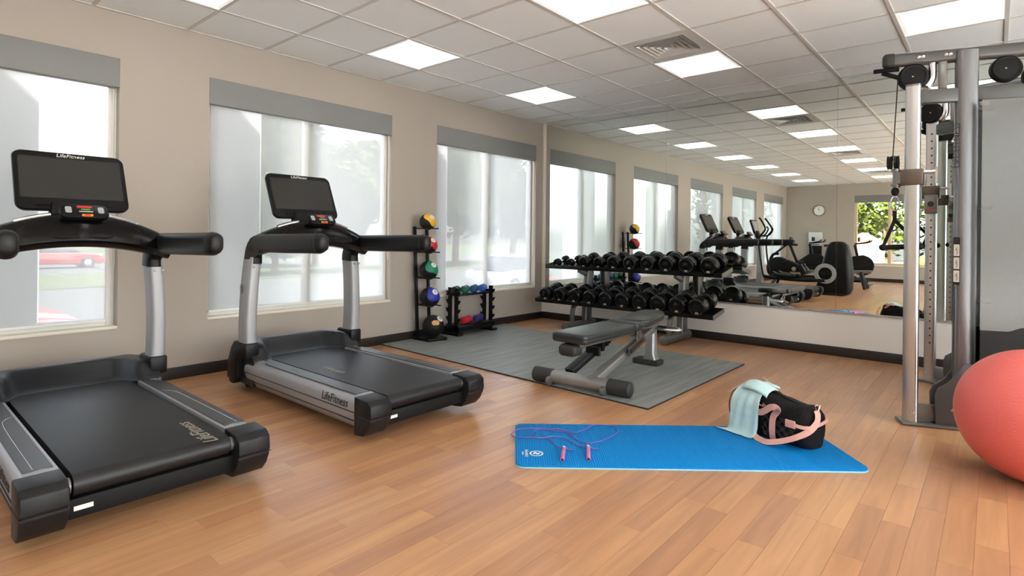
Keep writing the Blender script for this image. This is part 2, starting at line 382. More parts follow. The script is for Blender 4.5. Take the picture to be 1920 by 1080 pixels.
def plank_size(p):
    c = Vector(((p[0] + p[1]) / 2, (p[2] + p[3]) / 2, 0)) - CAM; d = c.dot(fw)
    if d < .6: return 0
    u = 960 + F_PX * c.dot(rt) / d; v = CY - F_PX * c.z / d
    if not (-60 < u < 1980 and 560 < v < 1160): return 0
    return (p[1] - p[0]) * (p[3] - p[2]) / d ** 3
planks.sort(key=lambda p: -plank_size(p))
for p in planks[:300]: plank_mesh([p], 'plank')
o = plank_mesh(planks[300:], 'plank_field'); o['kind'] = 'stuff'

# ------------------------------------------------------------------ suspended ceiling
T = .61; GY0 = -.9457 + T
ceil = sroot('ceiling', 'suspended ceiling of pale square tiles in a white grid')
gx = [i * T for i in range(14)] + [RX]
gy = [0.0] + [GY0 - j * T for j in range(20)] + [RY]
ROWS = [2 + 3 * k for k in range(6)]      # grid row index of each light row (cell between gy[r] and gy[r+1])
COLS = [1, 4, 7, 10]
VENTS = [(4, ROWS[0] + 1), (4, ROWS[2] + 1), (4, ROWS[4] + 1)]
taken = {(c, r) for c in COLS for r in ROWS} | set(VENTS)
tile_me = {}
for i in range(len(gx) - 1):
    for j in range(len(gy) - 1):
        if (i, j) in taken: continue
        wx, wy = round(gx[i + 1] - gx[i], 3), round(gy[j] - gy[j + 1], 3)
        if wx < .02: continue
        if (wx, wy) not in tile_me:
            t = MB().bx(-wx / 2 + .003, wx / 2 - .003, -wy / 2 + .003, wy / 2 - .003, 0, .02).build('ceiling_tile', 'ceiling_tile', ceil, smooth=False); tile_me[(wx, wy)] = t.data
        else:
            t = bpy.data.objects.new('ceiling_tile', tile_me[(wx, wy)]); COL.objects.link(t); t.parent = ceil
        t.location = ((gx[i] + gx[i + 1]) / 2, (gy[j] + gy[j + 1]) / 2, H)
for i, x in enumerate(gx[1:-1]):
    if x < RX - .1: MB().bx(x - .012, x + .012, RY, 0, H - .006, H + .03).build('grid_runner', 'grid_white', ceil, smooth=False)
for y in gy[1:-1]: MB().bx(0, RX, y - .012, y + .012, H - .0045, H + .028).build('grid_cross_tee', 'grid_white', ceil, smooth=False)
MB().bx(0, .022, RY, 0, H - .006, H).bx(.022, RX, -.022, 0, H - .006, H).build('wall_angle', 'grid_white', ceil, smooth=False)

rown = ['first', 'second', 'third', 'fourth', 'fifth', 'sixth']; coln = ['nearest the window wall', 'second column from the windows', 'third column from the windows', 'farthest from the windows']
def light_proto():
    r = thing('ceiling_light', '', 'ceiling light', (0, 0, 0), 0, 'recessed ceiling lights'); h = T / 2 - .014
    f = MB()
    for sx, sy, lx, ly in ((0, 1, h, .012), (0, -1, h, .012), (1, 0, .012, h), (-1, 0, .012, h)):
        f.bx(sx * (h - .012) - lx, sx * (h - .012) + lx, sy * (h - .012) - ly, sy * (h - .012) + ly, -.004, .045)
    f.build('frame', 'lamp_white', r, smooth=False)
    MB().bx(-h, h, -h, h, .045, .05).build('housing', 'lamp_white', r, smooth=False)
    for s in (-1, 1):
        a = []
        for k in range(7):
            t = k / 6; yy = s * (.006 + t * (h - .03)); zz = .010 + .014 * math.sin(PI * t); a.append([(-h + .024, yy, zz), (h - .024, yy, zz), (h - .024, yy, zz + .012), (-h + .024, yy, zz + .012)])
        MB().loft(a).build('diffuser', 'lamp_diffuser', r)
    MB().bx(-h + .024, h - .024, -.005, .005, .004, .03).build('centre_rib', 'lamp_white', r, smooth=False)
    return r
lp = light_proto(); first = True
for ri, r in enumerate(ROWS):
    for ci, c in enumerate(COLS):
        o = lp if first else copy_tree(lp); first = False
        o.location = ((gx[c] + gx[c + 1]) / 2, (gy[r] + gy[r + 1]) / 2, H)
        o['label'] = 'square recessed ceiling light, %s row from the mirror, %s' % (rown[ri], coln[ci])
def vent_proto():
    r = thing('air_vent', '', 'air vent', (0, 0, 0), 0, 'square ceiling air vents'); h = T / 2 - .014
    MB().bx(-h, h, -h, h, .075, .08).build('duct_box', 'vent_dark', r, smooth=False)
    f = MB(); q = .215
    for a, b, c, d in ((-h, h, q, h), (-h, h, -h, -q), (-h, -q, -q, q), (q, h, -q, q)): f.bx(a, b, c, d, -.002, .004)
    f.build('face_plate', 'vent_metal', r, smooth=False)
    for k in range(5):      # nested square cones
        q0 = .205 - k * .042; q1 = q0 - .05
        z0 = -.006 - .0 * k; z1 = .04
        ring = lambda q, z: [(-q, -q, z), (q, -q, z), (q, q, z), (-q, q, z)]
        if q1 < .0: q1 = .002
        MB().loft([ring(q0, z0), ring(q1 + .012, z1), ring(q1 + .009, z1), ring(q0 - .004, z0)], caps=False, loop=True).build('louvre', 'vent_metal', r, smooth=False)
    return r
vp = vent_proto(); first = True
for (c, r), nm in zip(VENTS, ('nearest the mirror', 'above the middle of the room', 'toward the far end of the room')):
    o = vp if first else copy_tree(vp); first = False
    o.location = ((gx[c] + gx[c + 1]) / 2, (gy[r] + gy[r + 1]) / 2, H); o['label'] = 'square louvred ceiling air vent ' + nm

# ------------------------------------------------------------------ windows and shades
wl_ = ['beside the mirror corner, behind the small dumbbell rack', 'behind the treadmill nearest the mirror', 'behind the leftmost treadmill', 'behind the elliptical trainer', 'at the far end of the window wall']
for k, (y0, y1) in enumerate(WINS):
    r = sroot('window_%d' % (k + 1), 'white framed window ' + wl_[k], (-.1, (y0 + y1) / 2, WZ0)); of = (-.1, (y0 + y1) / 2, WZ0); ym = (y0 + y1) / 2
    for a, b, c, d in ((y0, y0 + .05, WZ0, WZ1), (y1 - .05, y1, WZ0, WZ1), (y0 + .05, y1 - .05, WZ1 - .05, WZ1), (y0 + .05, y1 - .05, WZ0, WZ0 + .055)):
        MB().bx(-.135, -.085, a, b, c, d).build('frame_bar', 'frame_white', r, bevel=.004, off=of)
    MB().bx(-.13, -.08, ym - .035, ym + .035, WZ0 + .05, WZ1 - .05).build('mullion', 'frame_white', r, bevel=.004, off=of)
    for a, b in ((y0 + .05, ym - .035), (ym + .035, y1 - .05)): MB().bx(-.114, -.108, a, b, WZ0 + .055, WZ1 - .05).build('pane', 'window_glass', r, smooth=False, off=of)
    MB().bx(-.0849, .004, y0, y1, WZ0 - .02, WZ0 + .002).build('window_sill', 'sill_paint', r, bevel=.003, off=of)
    t = thing('roller_shade', 'sheer white roller shade with grey valance ' + wl_[k], 'roller shade', (-.04, ym, WZ0 + .03), group='window roller shades'); of = (-.04, ym, WZ0 + .03)
    MB().bx(-.075, .003, y0 + .001, y1 - .001, 2.19, WZ1 - .001).build('valance', 'valance_grey', t, bevel=.003, off=of)
    MB().bx(-.046, -.045, y0 + .025, y1 - .062, WZ0 + .05, 2.2).build('shade_fabric', 'shade_fabric', t, smooth=False, off=of)
    MB().bx(-.055, -.037, y0 + .022, y1 - .06, WZ0 + .03, WZ0 + .052).build('hem_bar', 'frame_white', t, bevel=.004, off=of)
    MB().tube([(-.03, y1 - .03, 2.2), (-.03, y1 - .03, .9), (-.03, y1 - .022, .88), (-.03, y1 - .015, .9), (-.03, y1 - .015, 2.2)], .002, 5).build('bead_chain', 'frame_white', t, off=of)
# window in the far wall
r = sroot('window_6', 'clear window in the far wall, seen in the mirror', ((FW[0] + FW[1]) / 2, RY, WZ0)); of = ((FW[0] + FW[1]) / 2, RY, WZ0)
for a, b, c, d in ((FW[0], FW[0] + .06, WZ0, WZ1), (FW[1] - .06, FW[1], WZ0, WZ1), (FW[0] + .06, FW[1] - .06, WZ1 - .06, WZ1), (FW[0] + .06, FW[1] - .06, WZ0, WZ0 + .06)):
    MB().bx(a, b, RY - .14, RY - .08, c, d).build('frame_bar', 'frame_tan', r, bevel=.004, off=of)
xs = [FW[0] + .06, 2.62, 3.5, 4.2, FW[1] - .06]
for x in xs[1:-1]: MB().bx(x - .04, x + .04, RY - .135, RY - .075, WZ0 + .06, WZ1 - .06).build('mullion', 'frame_tan', r, bevel=.004, off=of)
for a, b in zip(xs, xs[1:]): MB().bx(a, b, RY - .113, RY - .107, WZ0 + .06, WZ1 - .06).build('pane', 'window_glass', r, smooth=False, off=of)
MB().bx(FW[0], FW[1], RY - .08, RY + .004, WZ0 - .02, WZ0 + .002).build('window_sill', 'sill_paint', r, bevel=.003, off=of)
MB().bx(FW[0], FW[1], RY - .075, RY - .003, 2.2, WZ1).build('valance', 'valance_grey', r, bevel=.003, off=of)

for k, (y0, y1) in enumerate(RW):
    of = (RX + .1, (y0 + y1) / 2, RZ0); ym = of[1]; r = sroot('window_%d' % (7 + k), 'clear full-height window added for daylight in the unseen wall right of the camera, %s from the mirror' % ('first', 'second', 'third')[k], of)
    for a, b, c, d in ((y0, y0 + .05, RZ0, RZ1), (y1 - .05, y1, RZ0, RZ1), (y0 + .05, y1 - .05, RZ1 - .05, RZ1), (y0 + .05, y1 - .05, RZ0, RZ0 + .055), (ym - .035, ym + .035, RZ0 + .055, RZ1 - .05)):
        MB().bx(RX + .085, RX + .135, a, b, c, d).build('frame_bar', 'frame_white', r, bevel=.004, off=of)
    for a, b in ((y0 + .05, ym - .035), (ym + .035, y1 - .05)): MB().bx(RX + .108, RX + .114, a, b, RZ0 + .055, RZ1 - .05).build('pane', 'window_glass', r, smooth=False, off=of)
    MB().bx(RX - .004, RX + .085, y0, y1, RZ0 - .02, RZ0 + .002).build('window_sill', 'sill_paint', r, bevel=.003, off=of)

# ------------------------------------------------------------------ mirror wall
mx = [.053, 1.845, 3.645, 5.44, 7.24]
ml = ['left panel by the window corner', 'second panel, behind the dumbbells', 'third panel, behind the cable machine', 'last panel, right of the cable machine']
for k in range(4):
    t = thing('wall_mirror', 'large frameless wall mirror, ' + ml[k], 'mirror', ((mx[k] + mx[k + 1]) / 2, -.004, .435), group='mirror panels'); of = ((mx[k] + mx[k + 1]) / 2, -.004, .435)
    MB().bx(mx[k] + .001, mx[k + 1] - .001, -.007, -.001, .435, H - .012).build('mirror_glass', 'mirror_silver', t, smooth=False, off=of)
    MB().bx(mx[k], mx[k + 1], -.013, 0, .424, .438).build('channel', 'silver_trim', t, smooth=False, off=of)

# ------------------------------------------------------------------ treadmills (x = away from the window, y = across)
def treadmill(cy, label):
    of = (1.25, 0, 0); R = thing('treadmill', label, 'treadmill', (1.25, cy, 0), group='treadmills')
    B = lambda mb, n, m, p=R, **k: mb.build(n, m, p, off=of, **k)
    B(MB().bx(.54, 2.20, -.30, .30, .055, .20), 'base_frame', 'black_matte', bevel=.01)
    for s in (-1, 1):
        B(MB().lathe([(.0, 0), (.05, 0), (.05, .03), (.02, .035), (.02, .07)], (1.98, s * .22, 0), n=16), 'foot', 'black_matte')
        B(MB().lathe([(.03, -.02), (.045, -.015), (.045, .015), (.03, .02)], (.62, s * .32, .045), (0, 1, 0), 16), 'wheel', 'black_matte')
    # running belt: loop profile around two rollers
    prof = []; rr = .042; x0, x1, zc = .62, 2.235, .196
    for k in range(9):
        a = PI / 2 - PI * k / 8; prof.append((x1 + rr * math.cos(a), zc + rr * math.sin(a)))
    for k in range(9):
        a = -PI / 2 - PI * k / 8; prof.append((x0 + rr * math.cos(a), zc + rr * math.sin(a)))
    belt = B(MB().prism(prof, (0, -.278, 0), (1, 0, 0), (0, 0, 1), (0, .556, 0)), 'running_belt', 'belt_rubber')
    if cy < -5: text('LifeFitness', .085, (2.10, .205, .2388), (-1, 0, 0), (0, -1, 0), 'print_tan', belt, shear=.25, off=of)
    else: text('LifeFitness', .06, (1.50, -.16, .2388), (-1, 0, 0), (0, -1, 0), 'print_tan', belt, shear=.25, off=of)
    B(MB().bx(2.205, 2.262, -.30, .30, .075, .150), 'rear_skirt', 'black_matte', bevel=.006)
    st = B(MB().bx(2.262, 2.2635, -.275, -.215, .105, .122), 'warning_label', 'print_white', smooth=False)
    # motor hood as a height field shell
    nx, ny = 22, 40; rings = []
    for j in range(ny + 1):
        y = -.425 + .85 * j / ny; a = abs(y); bl = sm(.25, .335, a); end = lerp(.80, .93, sm(.22, .31, a)); hmax = .352 - .02 * sm(.33, .43, a); row = []
        for i in range(nx + 1):
            t = i / nx; x = .50 + (end - .50) * t
            front = sm(.44, .60, x); z = lerp(.10, hmax, front)
            drop = sm(lerp(.64, .84, bl), end, x); z = lerp(z, lerp(.240, .246, bl), drop ** lerp(.75, 1.6, bl))
            row.append(Vector((x, y, z)))
        rings.append([Vector((.50, y, .07))] + row + [Vector((end, y, .07))])
    B(MB().loft(rings), 'motor_hood', 'hood_plastic', ang=50)
    for s in (-1, 1):
        # side rail cross-section (y, z), swept along x with a rounded nose
        sec = [(.300, .243), (.345, .247), (.395, .244), (.418, .232), (.430, .205), (.433, .165), (.427, .12), (.408, .075), (.385, .055), (.300, .055)]
        rings = []
        for x, k in ((.74, .72), (.755, .86), (.785, .95), (.84, 1.0), (1.5, 1.0), (2.17, 1.0)):
            rings.append([Vector((x, s * (.300 + (p[0] - .300) * k), .15 + (p[1] - .15) * k)) for p in sec])
        rail = B(MB().loft(rings), 'side_rail', 'silver_paint', ang=60)
        pp = [(.93, .36)] + [(.93 + .14 * math.sin(a), .405 - .085 * (1 - math.sin(a)) ** 1.5) for a in (0.3, .7, 1.1, PI / 2)] + [(2.13, .403), (2.13, .313), (.90, .313)]
        B(MB().prism([(p[0], s * p[1]) for p in pp], (0, 0, .2445), (1, 0, 0), (0, 1, 0), (0, 0, .0045)), 'foot_panel', 'panel_grey', rail)
        B(MB().tube(catmull([(1.28, s * .318, .2495), (1.32, s * .35, .2495), (1.45, s * .368, .2495), (2.12, s * .372, .2495)], 5), .0012, 5), 'panel_line', 'silver_trim', rail)
        B(MB().tube([(.78, s * .4325, .158), (2.165, s * .4345, .158)], .003, 5), 'rail_groove', 'print_black', rail)
        B(MB().tube([(.78, s * .422, .108), (2.165, s * .4255, .108)], .003, 5), 'rail_groove', 'print_black', rail)
        text('LifeFitness', .072, (1.96, s * .4335, .194), (-s, 0, 0) if s > 0 else (1, 0, 0), (0, 0, 1), 'print_black', rail, shear=.25, off=of, sx=.9)
        text('integrity', .022, (.86, s * .434, .185), (-s, 0, 0) if s > 0 else (1, 0, 0), (0, 0, 1), 'print_tan', rail, off=of)
        # end cap
        cp = [(2.165, .246), (2.285, .240), (2.318, .218), (2.324, .155), (2.314, .15), (2.316, .135), (2.29, .085), (2.25, .045), (2.165, .035)]
        cap = B(MB().prism(cp, (0, s * .297, 0), (1, 0, 0), (0, 0, 1), (0, s * .14, 0)), 'end_cap', 'charcoal_plastic', bevel=.008, ang=40)
        B(MB().tube([(2.17, s * .4378, .146), (2.322, s * .4378, .146)], .0025, 5), 'cap_seam', 'print_black', cap)
        B(MB().cyl((2.24, s * .284, .196), (2.24, s * .298, .196), .03, n=14), 'roller_end', 'gunmetal')
        # upright
        path = [(.815, .412, .26), (.82, .422, .42), (.825, .422, .60), (.83, .412, .80), (.835, .395, .98)]
        rings = []
        for x, y, z in catmull(path, 4):
            rings.append([Vector((x + p[0], s * (y + p[1]), z)) for p in rrect(.14, .08, .022, 3)])
        upr = B(MB().loft(rings), 'upright', 'silver_paint', ang=50)
        for dx in (-.015, .03): B(MB().lathe([(0, .004), (.008, .003), (.009, 0)], (.905, s * .405 + dx, .905), (1, 0, .05), 10), 'screw', 'gunmetal', upr)
        # emblem on the outer face: ring with a leaning S stroke
        c = Vector((.815, s * .4635, .75)); ring = [c + Vector((.024 * math.cos(a), 0, .032 * math.sin(a))) for a in [2 * PI * k / 20 for k in range(20)]]
        B(MB().tube(ring, .0022, 5, loop=True).tube(catmull([c + Vector((.014, 0, .018)), c + Vector((-.008, 0, .010)), c + Vector((.008, 0, -.008)), c + Vector((-.014, 0, -.018))], 4), .003, 5).tube([c + Vector((-.012, 0, .016)), c + Vector((.012, 0, -.016))], .002, 5), 'emblem', 'gunmetal', upr)
        # boot at the foot of the upright
        bp = [(.70, .37), (.90, .37), (.90, .26), (.74, .25), (.74, .10), (.70, .06), (.64, .06), (.60, .12), (.60, .22), (.645, .30)]
        B(MB().prism(bp, (0, s * .372, 0), (1, 0, 0), (0, 0, 1), (0, s * .096, 0)), 'upright_boot', 'black_plastic', bevel=.012, ang=40)
        # elbow + padded grip
        eh = [(.835, .395, .93), (.845, .395, 1.00), (.90, .40, 1.055), (.98, .405, 1.072)]
        eb = [Vector(p) for p in catmull(eh, 4)]; rings = []
        for i, p in enumerate(eb):
            t = i / (len(eb) - 1); tn = (eb[min(i + 1, len(eb) - 1)] - eb[max(i - 1, 0)]).normalized(); n = Vector((-tn.z, 0, tn.x))
            rings.append([Vector((p.x, s * p.y, p.z)) + n * q[0] + Vector((0, s * q[1], 0)) for q in rrect(lerp(.145, .125, t), lerp(.086, .08, t), .03, 3)])
        B(MB().loft(rings), 'elbow', 'black_plastic', ang=50)
        rings = []
        for x, k, dz in ((.95, 1, 0), (1.3, 1, .004), (1.70, .97, .010), (1.755, .92, .012), (1.785, .78, .014), (1.795, .5, .016)):
            rings.append([Vector((x, s * (.405 + q[0]), 1.072 + dz + q[1])) for q in rrect(.085 * k, .126 * k, .038 * k, 4)])
        g = B(MB().loft(rings), 'handgrip', 'charcoal_plastic', ang=50)
        B(MB().tube([Vector((1.735, s * (.405 + q[0] * .945), 1.083 + q[1] * .955)) for q in rrect(.085, .126, .038, 4)], .0025, 5, loop=True), 'grip_seam', 'print_black', g)
    # dashboard arch
    rings = []
    for j in range(29):
        y = -.44 + .88 * j / 28; t = abs(y) / .44; zt = 1.243 - .125 * t ** 1.9; zb = 1.052 - .075 * t ** 2; xr = 1.03 + .05 * (1 - t); xf = .84 - .02 * (1 - t)
        rings.append([Vector(p) for p in ((xr, y, zb + .04), (xr - .012, y, zt - .06), (xr - .05, y, zt - .012), (xr - .10, y, zt), (xf + .05, y, zt - .01), (xf, y, zt - .05), (xf + .02, y, zb + .02), (xf + .09, y, zb), (xr - .05, y, zb + .004))])
    dash = B(MB().loft(rings), 'dashboard', 'black_gloss', ang=45)
    for s in (-1, 1):
        P = []
        for k in range(8):
            y = .13 + .15 * k / 7; t = y / .44; P.append((.985 + .05 * (1 - t) - .045, s * y, 1.2465 - .125 * t ** 1.9))
        B(MB().strap(P, (0.2, 0, 1), .026, .010), 'trim_strip', 'silver_trim', dash)
        B(MB().lathe([(.0, .006), (.045, .004), (.05, 0)], (1.035, s * .235, 1.115), (1, 0, .25), 18), 'cup_holder', 'black_matte', dash)
        B(MB().tube([(1.075, s * .02, 1.11), (1.08, s * .10, 1.108), (1.075, s * .13, 1.114)], .006, 6), 'tray_lip', 'charcoal_plastic', dash)
    # keypad pod
    kc = Vector((1.075, 0, 1.252)); kv = Vector((-.62, 0, .78)).normalized(); kn = Vector((.78, 0, .62)).normalized(); ku = Vector((0, 1, 0))
    pod = B(MB().prism(rrect(.215, .092, .03, 4), kc - kn * .03, ku, kv, kn * .03), 'keypad', 'black_plastic', bevel=.004)
    def key(n, m, u, v, w, h): B(MB().prism(rrect(w, h, min(w, h) * .25, 2), kc + ku * u + kv * v, ku, kv, kn * .003), n, m, pod)
    key('key', 'key_red', 0, .026, .066, .014); key('key', 'key_green', .004, .009, .04, .008); key('key', 'key_grey', .004, -.006, .062, .007); key('stop_key', 'key_orange', .008, -.031, .05, .015)
    for s in (-1, 1): key('key', 'key_grey', s * .072, .005, .028, .042)
    B(MB().prism(rrect(.026, .01, .003, 2), kc + ku * .008 - kv * .031 + kn * .003, ku, kv, kn * .001), 'key_mark', 'key_red', pod)
    # display
    dc = Vector((.80, 0, 1.428)); dv = Vector((-.16, 0, .335)).normalized(); dn = Vector((.335, 0, .16)).normalized()
    rings = [[dc + ku * (q[0] * k) + dv * (q[1] * k) + dn * z for q in rrect(.525, .372, .045, 5)] for z, k in ((-.062, .72), (-.05, .9), (-.03, .985), (-.008, 1), (0, .985))]
    disp = B(MB().loft(rings), 'display', 'black_plastic', ang=45)
    B(MB().prism(rrect(.475, .262, .006, 2), dc + dv * .016, ku, dv, dn * .0015), 'screen', 'screen_glass', disp)
    B(MB().prism([(-.175, -.160), (.175, -.160), (.155, -.128), (.13, -.122), (-.13, -.122), (-.155, -.128)], dc, ku, dv, dn * .006), 'lower_lip', 'black_matte', disp)
    text('LifeFitness', .032, dc + dv * .164 + dn * .001, (0, 1, 0), dv, 'print_white', disp, shear=.25, off=of)
    B(MB().loft([[Vector((.88 + q[0], q[1], 1.16)) for q in rrect(.10, .26, .03)], [Vector((.855 + q[0] * .7, q[1] * .85, 1.30)) for q in rrect(.10, .26, .03)]]), 'display_neck', 'black_plastic', ang=50)
    return R
treadmill(-4.055, 'treadmill nearest the mirror, its silver side rail facing the room')
treadmill(-5.475, 'leftmost treadmill, cut off by the left edge of the photo')

# ------------------------------------------------------------------ grey floor mat
t = thing('floor_mat', 'large grey wood-grain rubber mat under the bench', 'floor mat', (1.56, -1.86, 0))
poly = [(.014, -2.745), (3.10, -2.862), (3.119, -1.037), (.40, -.905), (.014, -.79)]
MB().prism(poly, (0, 0, 0), (1, 0, 0), (0, 1, 0), (0, 0, .009)).build('mat_base', 'mat_edge', t, off=(1.56, -1.86, 0), smooth=False)
MB().prism([(lerp(p[0], 1.56, .002), lerp(p[1], -1.86, .003)) for p in poly], (0, 0, .009), (1, 0, 0), (0, 1, 0), (0, 0, .002)).build('mat_top', 'rubber_mat', t, off=(1.56, -1.86, 0), smooth=False)
MZ = .011

# ------------------------------------------------------------------ dumbbell rack and dumbbells
of = (1.53, -.36, 0); rk = thing('dumbbell_rack', 'two-tier dumbbell rack with grey steel legs before the mirror', 'dumbbell rack', of)
for xx in (.90, 2.17):
    MB().tube([(xx, -.70, .05), (xx, -.69, .05), (xx, -.08, .05)], [.05, .05, .05], 14).build('foot_tube', 'gunmetal', rk, off=of)
    MB().lathe([(.03, -.006), (.05, 0), (.052, .02), (.052, .09), (.05, .09)], (xx, -.715, .05), (0, 1, 0), 14).build('end_cap', 'gunmetal', rk, off=of)
    MB().loft([[Vector((xx + q[0], y + q[1], z)) for q in rrect(.075, .14, .02, 3)] for y, z in ((-.24, .09), (-.22, .45), (-.19, .76))]).build('column', 'gunmetal', rk, off=of)
    P = catmull([(xx, -.56, .06), (xx, -.56, .20), (xx, -.53, .28), (xx, -.44, .315)], 5)
    MB().strap(P, [(0, 1, .0)] * 8 + [(0, .7, -.7)] * (len(P) - 8), .055, .03).build('curved_brace', 'gunmetal', rk, bevel=.006, off=of)
    MB().bar((xx, -.22, .66), (xx, -.42, .725), .05, .05).build('shelf_bracket', 'gunmetal', rk, bevel=.006, off=of)
SH = [(.385, 2.672, -.635, .318, .058), (.405, 2.69, -.455, .738, .062)]    # x0,x1,yfront,z,rise
TD = .30
for x0, x1, yf, z, rise in SH:
    tilt = Vector((0, TD, rise)); nn = Vector((0, -rise, TD)).normalized()
    sh = MB(); sh.prism([(0, 0), (x1 - x0, 0), (x1 - x0, 1), (0, 1)], (x0, yf, z), (1, 0, 0), tilt, nn * .012)
    tr = sh.build('tray', 'rack_black', rk, off=of, smooth=False)
    MB().prism([(0, -.006), (x1 - x0, -.006), (x1 - x0, .042), (0, .042)], (x0, yf - .006, z), (1, 0, 0), nn, tilt.normalized() * .008).build('tray_lip', 'rack_black', tr, off=of, bevel=.002)
    MB().prism([(0, -.006), (x1 - x0, -.006), (x1 - x0, .03), (0, .03)], Vector((x0, yf, z)) + tilt, (1, 0, 0), nn, tilt.normalized() * .008).build('tray_lip', 'rack_black', tr, off=of, bevel=.002)
    for xe in (x0 - .006, x1): MB().prism([(0, -.01), (1, -.01), (1, .03), (0, .042)], (xe, yf, z), tilt, nn, (.006, 0, 0)).build('tray_end', 'gunmetal', tr, off=of, smooth=False)
def dumbbell(c, ax, R, hl, gl, label):
    """axis ax (unit), head radius R, head length hl, grip length gl"""
    t = thing('dumbbell', label, 'dumbbell', c, group='black dumbbells on the rack'); a = Vector(ax).normalized()
    MB().lathe([(.012, -gl / 2 - .01), (.014, -gl / 4), (.017, 0), (.014, gl / 4), (.012, gl / 2 + .01)], (0, 0, 0), a, 12).build('grip', 'chrome', t)
    for s in (-1, 1):
        p = [(R * .35, 0), (R * .80, .003), (R * .96, hl * .12), (R, hl * .22), (R, hl * .42), (R * .965, hl * .47), (R * .965, hl * .53), (R, hl * .58), (R, hl * .80), (R * .95, hl * .92), (R * .84, hl * .985), (R * .80, hl), (R * .78, hl - .002), (R * .30, hl - .002), (R * .27, hl + .001)]
        hd = MB().lathe(p, a * s * gl / 2, a * s, 24).build('head', 'urethane', t, ang=50)
        u = Vector((1, 0, 0)); v = (a * s).cross(u) * (1 if s < 0 else -1)
        v = Vector((0, -a.z, a.y)) if a.y else v
        if v.z < 0: v = -v
        MB().prism(rrect(.034, .02, .003, 2), a * s * (gl / 2 + hl - .0025) - v * R * .55, u, v, a * s * .003).build('weight_mark', 'print_tan', hd)
ordn = ['first', 'second', 'third', 'fourth', 'fifth', 'sixth', 'seventh', 'eighth', 'ninth', 'last']
RAD = [[.088, .089, .090, .091, .092, .094, .096, .097, .099, .100], [.050, .054, .074, .072, .084, .087, .089, .092, .093, .095]]
for lv, (x0, x1, yf, z, rise) in enumerate(SH):
    tl = Vector((0, TD, rise)); a = tl.normalized(); nn = Vector((0, -a.z, a.y))
    for k in range(10):
        R = RAD[lv][k]; st = (x1 - x0 - .10) / 10; xx = x0 + .05 + st * (k + .5)
        if lv == 1: xx = x0 + .06 + [.09, .285, .50, .70, .905, 1.115, 1.33, 1.55, 1.775, 2.01][k] * 1.04
        hl = .062 + .05 * (R - .046) / .05; c = Vector((xx, yf, z)) + tl * .5 + nn * (.012 + R)
        dumbbell(c, a, R, hl, .115, '%s black dumbbell from the window side on the %s rack tray' % (ordn[k], ('lower', 'upper')[lv]))

# ------------------------------------------------------------------ adjustable bench
of = (2.50, -2.2, MZ); bn = thing('weight_bench', 'adjustable padded weight bench on the grey mat', 'weight bench', of)
B = lambda mb, n, m, p=bn, **k: mb.build(n, m, p, off=of, **k)
z0 = MZ; fb0, fb1 = Vector((2.115, -2.80, z0 + .058)), Vector((2.885, -2.735, z0 + .058)); fd = (fb1 - fb0).normalized()
B(MB().tube([fb0, fb1], .05, 16), 'foot_bar', 'bench_grey')
for p, s in ((fb0, 1), (fb1, -1)):
    B(MB().lathe([(.02, -.012), (.045, -.008), (.056, 0), (.056, .16), (.052, .165)], p - fd * s * .012, fd * s, 16), 'rubber_cover', 'rubber_dark')
    wc = p + fd * s * .16 + Vector((.0, -.068, -.022))
    B(MB().lathe([(.018, -.018), (.032, -.014), (.034, 0), (.032, .014), (.018, .018)], wc, fd, 14), 'transport_wheel', 'gunmetal_light')
mid = (fb0 + fb1) / 2; b0 = mid + fd * .10 + Vector((0, .02, .02)); b1 = Vector((2.515, -1.66, z0 + .325))
B(MB().bar(b0, b1, .075, .065), 'main_beam', 'bench_grey', bevel=.012)
B(MB().loft([[Vector((2.51 + q[0], -1.655 + q[1], z)) for q in rrect(w_, d_, .012, 2)] for z, w_, d_ in ((z0 + .04, .13, .10), (z0 + .10, .085, .085), (z0 + .37, .075, .08))]), 'rear_post', 'bench_grey', bevel=.01)
B(MB().bx(2.355, 2.60, -1.72, -1.58, z0, z0 + .05), 'rear_foot', 'rubber_dark', bevel=.014)
B(MB().bar(mid - fd * .13 + Vector((0, .05, .04)), (2.44, -2.30, z0 + .30), .085, .045), 'ladder_strut', 'charcoal_plastic', bevel=.006)
for k in range(4):
    p = Vector((2.44, -2.50 + .06 * k, z0 + .20 + .032 * k)); B(MB().bx(p.x - .06, p.x + .06, p.y - .018, p.y + .018, p.z - .0, p.z + .07), 'ladder_tooth', 'black_matte', bevel=.006)
# hinge plate with lettering
hp = [(-.27, -.035), (.06, -.035), (.06, .035), (.02, .045), (-.03, .14), (-.075, .14), (-.10, .035), (-.27, .035)]
du = (b1 - b0).normalized(); dv = Vector((0, -du.z, du.y)).normalized()
hpo = Vector((2.605, -2.02, z0 + .275)); B(MB().prism(hp, hpo, du, dv, (.008, 0, 0)), 'hinge_plate', 'brown_metal', bevel=.003)
text('LIFE FITNESS', .04, hpo + Vector((.009, 0, 0)) - du * .10, du, dv, 'print_black', bn, off=of)
B(MB().cyl((2.36, -2.08, z0 + .33), (2.63, -2.08, z0 + .33), .02, n=12), 'pivot', 'chrome')
B(MB().cyl(hpo - du * .235 + Vector((-.02, 0, 0)), hpo - du * .235 + Vector((.014, 0, 0)), .018, n=12), 'pivot_bolt', 'print_black')
B(MB().tube(catmull([(2.56, -1.68, z0 + .33), (2.66, -1.66, z0 + .325), (2.73, -1.60, z0 + .32), (2.72, -1.52, z0 + .32), (2.60, -1.50, z0 + .33)], 4), .012, 8), 'handle', 'chrome_soft')
B(MB().bx(2.46, 2.60, -2.92, -2.06, z0 + .335, z0 + .375), 'pad_beam', 'gunmetal', bevel=.008)
